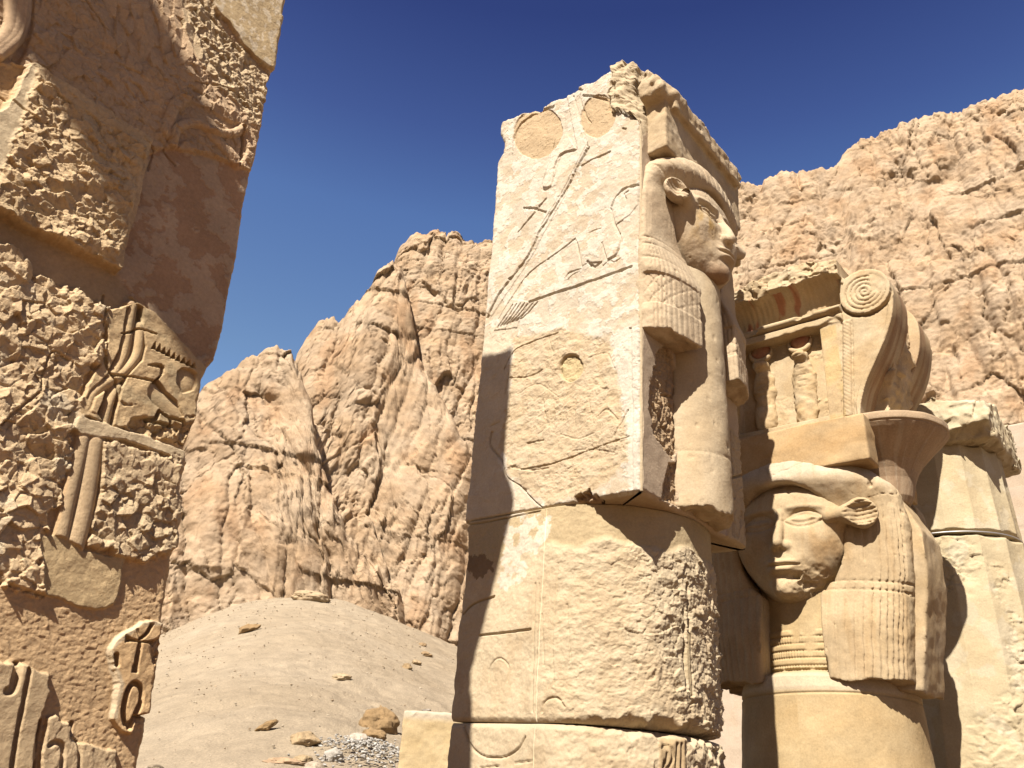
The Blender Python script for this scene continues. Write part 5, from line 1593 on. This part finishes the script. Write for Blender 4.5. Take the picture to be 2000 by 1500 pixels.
BR = (0.42, 0.28, 0.14); PL = (0.60, 0.50, 0.37)
rock(739, 1402, 62, 56, 'large brown knobbly boulder beside the pale block low on the slope', BR, 501, angular=0.25, res=44)
rock(730, 1432, 40, 26, 'small brown stone tucked just under the large brown boulder', BR, 502)
rock(699, 1441, 36, 26, 'pale rounded stone above the grey rubble', (0.62, 0.54, 0.43), 503, angular=0.3)
rock(652, 1468, 32, 34, 'pale grey angular stone at the left end of the grey rubble', (0.58, 0.53, 0.45), 504, angular=0.9)
rock(482, 1226, 44, 17, 'long brown rock lying tilted high on the scree slope', BR, 505, tilt=-0.55, angular=0.9)
rock(519, 1418, 40, 16, 'dark brown splinter of rock tilted in the sand, alone on the lower slope', (0.38, 0.25, 0.12), 506, tilt=-0.6, angular=0.9)
rock(596, 1440, 52, 28, 'broken tan rock with a dark hollow in the middle of the lower slope', (0.52, 0.38, 0.22), 507, angular=0.8)
rock(558, 1484, 70, 14, 'flat reddish slab half buried near the bottom of the slope', (0.52, 0.36, 0.22), 508, angular=0.8)
rock(592, 1483, 34, 20, 'ribbed tan stone right of the flat reddish slab', (0.55, 0.41, 0.24), 509, angular=0.7)
rock(612, 1496, 32, 20, 'pale rounded cobble at the very bottom of the slope', PL, 510, angular=0.3)
rock(795, 1300, 18, 14, 'small dark stone casting a black shadow near the middle pillar', (0.40, 0.28, 0.15), 511, angular=0.9)
rock(826, 1258, 16, 10, 'upper tiny brown stone beside the middle pillar', (0.45, 0.31, 0.17), 512)
rock(832, 1276, 26, 10, 'flat brown stone under the tiny upper one beside the middle pillar', (0.45, 0.31, 0.17), 513, angular=0.9)
rock(814, 1292, 18, 10, 'pale brown stone just right of the small dark stone', (0.50, 0.37, 0.22), 514)
rock(835, 1386, 18, 8, 'little grey splinter lying above the pale block', (0.36, 0.31, 0.25), 515, angular=0.9)
rock(668, 1320, 34, 14, 'faint tan cluster of stone in the middle of the slope', (0.52, 0.40, 0.25), 516, angular=0.6)
rock(304, 1497, 22, 9, 'small dark stone at the foot of the nearest pillar edge', (0.36, 0.29, 0.2), 517)
rock(606, 1162, 62, 24, 'rounded rock outcrop on the crest of the scree mound', (0.56, 0.42, 0.26), 518, angular=0.3, res=44)


def scatter(name, n, seed, area, size, cols, kind_label, wr=None):
    """many small angular stones in one mesh"""
    rs = np.random.RandomState(seed)
    base = [rock_mesh(seed + i, 1, 0.8, 0.6, 0.9, 6) for i in range(4)]
    Vs, Fs, Cs = [], [], []; n0 = 0
    for i in range(n):
        x, y, s = area(rs)
        V, F = base[i % 4]
        a = rs.rand() * 6.28; c, s_ = math.cos(a), math.sin(a)
        sc_ = s * (0.7 + 0.6 * rs.rand(3))
        q = V * sc_
        q = np.stack([q[:, 0] * c - q[:, 1] * s_ + x, q[:, 0] * s_ + q[:, 1] * c + y, q[:, 2] + ground_z(x, y) + s * 0.15 + (wr(x, y, rs) if wr else 0)], 1)
        Vs.append(q); Fs.append(F + n0); n0 += len(V)
        col = np.array(cols[rs.randint(len(cols))]) * (0.8 + 0.4 * rs.rand())
        Cs.append(np.tile(col, (len(V), 1)))
    o = mesh_obj(name, np.vstack(Vs), np.vstack(Fs), M_ROCK, np.vstack(Cs), smooth=False)
    o['kind'] = 'stuff'
    return o


def on_slope(rs):
    th = math.radians(-27 + 30 * rs.rand()); r = 15 + 68 * rs.rand() ** 0.7
    return r * math.sin(th), r * math.cos(th), (0.02 + 0.05 * rs.rand() ** 4) * (0.5 + r / 50)


o = scatter('gravel', 2600, 601, on_slope, None, [(0.52, 0.41, 0.28), (0.58, 0.48, 0.35), (0.45, 0.34, 0.22), (0.62, 0.53, 0.40)], '')
o['label'] = 'scattered small stones over the sandy scree slope'
_pc = ground_at(715, 1480)


def on_heap(rs):
    u = rs.normal(size=2) * np.array([0.75, 0.9])
    return _pc[0] + u[0] + 0.1, _pc[1] + u[1] + 0.3, 0.03 + 0.07 * rs.rand() ** 2


o = scatter('rubble', 700, 611, on_heap, None, [(0.55, 0.52, 0.46), (0.62, 0.59, 0.53), (0.48, 0.45, 0.40)], '', lambda x, y, rs: 0.35 * math.exp(-((x - _pc[0]) ** 2 + (y - _pc[1]) ** 2) / 1.2) * rs.rand() ** 0.3)
o['label'] = 'heap of grey broken stone beside the pale block'


def build_block():
    p = CAM + 10.2 * ray(822, 1390) / np.hypot(*ray(822, 1390)[:2])
    q = p - P0; a0, b0, zt = q @ AX, q @ BX, q[2]
    fr = Frame('stone_block', 'yellowish squared stone pier with plain top standing between the pillars at the bottom', 'stone block', a0 + 0.3, b0)

    def fn(a, b, z):
        d = box(a, b, z, (a0 + 0.30, b0, (zt + GZ) / 2), (0.33, 0.35, (zt - GZ) / 2), 0.02)
        d = d + 0.012 * rough(a + b, z, 0.07, 701) * sst(-0.03, 0.0, d) + 0.006 * fbm3(a * 9, b * 9, z * 9, 702, 3)
        return np.maximum(d, GZ - 0.05 - z)
    V, F = sdf_mesh(fn, (a0 - 0.14, b0 - 0.46, GZ - 0.08), (a0 + 0.78, b0 + 0.46, zt + 0.1), 0.017)
    n = np.clip(0.5 + 0.8 * fbm3(V[:, 0] * 5, V[:, 1] * 5, V[:, 2] * 5, 703, 4), 0, 1)[:, None]
    C = np.array([0.64, 0.50, 0.29]) * n + np.array([0.58, 0.44, 0.24]) * (1 - n)
    k = sst(-0.12, -0.04, V[:, 2] - zt)[:, None]
    fr.root.rotation_euler[2] += 0.6
    fr.part('pier_body', V, F, M_PALE, C * (1 - k) + k * np.array([0.64, 0.54, 0.40]))


build_block()


# ------------------------------------------------------------------ the row goes on behind the photographer: two plain pillars and the lintel they carry
def plain_box(fr, name, lo, hi, seed, mat):
    c = [(lo[i] + hi[i]) / 2 for i in range(3)]; hs = [(hi[i] - lo[i]) / 2 for i in range(3)]

    def fn(a, b, z):
        return box(a, b, z, c, hs, 0.03) + 0.03 * fbm3(a * 3, b * 3, z * 3, seed, 4)
    V, F = sdf_mesh(fn, [v - 0.12 for v in lo], [v + 0.12 for v in hi], 0.06)
    n = np.clip(0.5 + 0.8 * fbm3(V[:, 0] * 2, V[:, 1] * 2, V[:, 2] * 2, seed + 1, 4), 0, 1)[:, None]
    return fr.part(name, V, F, mat, np.array([0.60, 0.47, 0.30]) * n + np.array([0.52, 0.38, 0.22]) * (1 - n))


for b0, lab in ((0.35, 'plain square pillar next in the row, under the inner end of the lintel'), (-5.4, 'plain square pillar under the outer end of the lintel')):
    fr = Frame('plain_pillar', lab, 'pillar', -8.6, b0 + 0.8, 'pillars carrying the lintel')
    plain_box(fr, 'pillar_body', (-9.4, b0, GZ), (-7.8, b0 + 1.6, 5.84), 801 + int(b0), M_WALL)
fr = Frame('stone_lintel', 'long stone lintel lying across two plain pillars', 'lintel', -8.45, -1.9)
plain_box(fr, 'lintel_beam', (-8.70, -5.5, 5.86), (-8.20, 1.7, 6.58), 811, M_WALL)
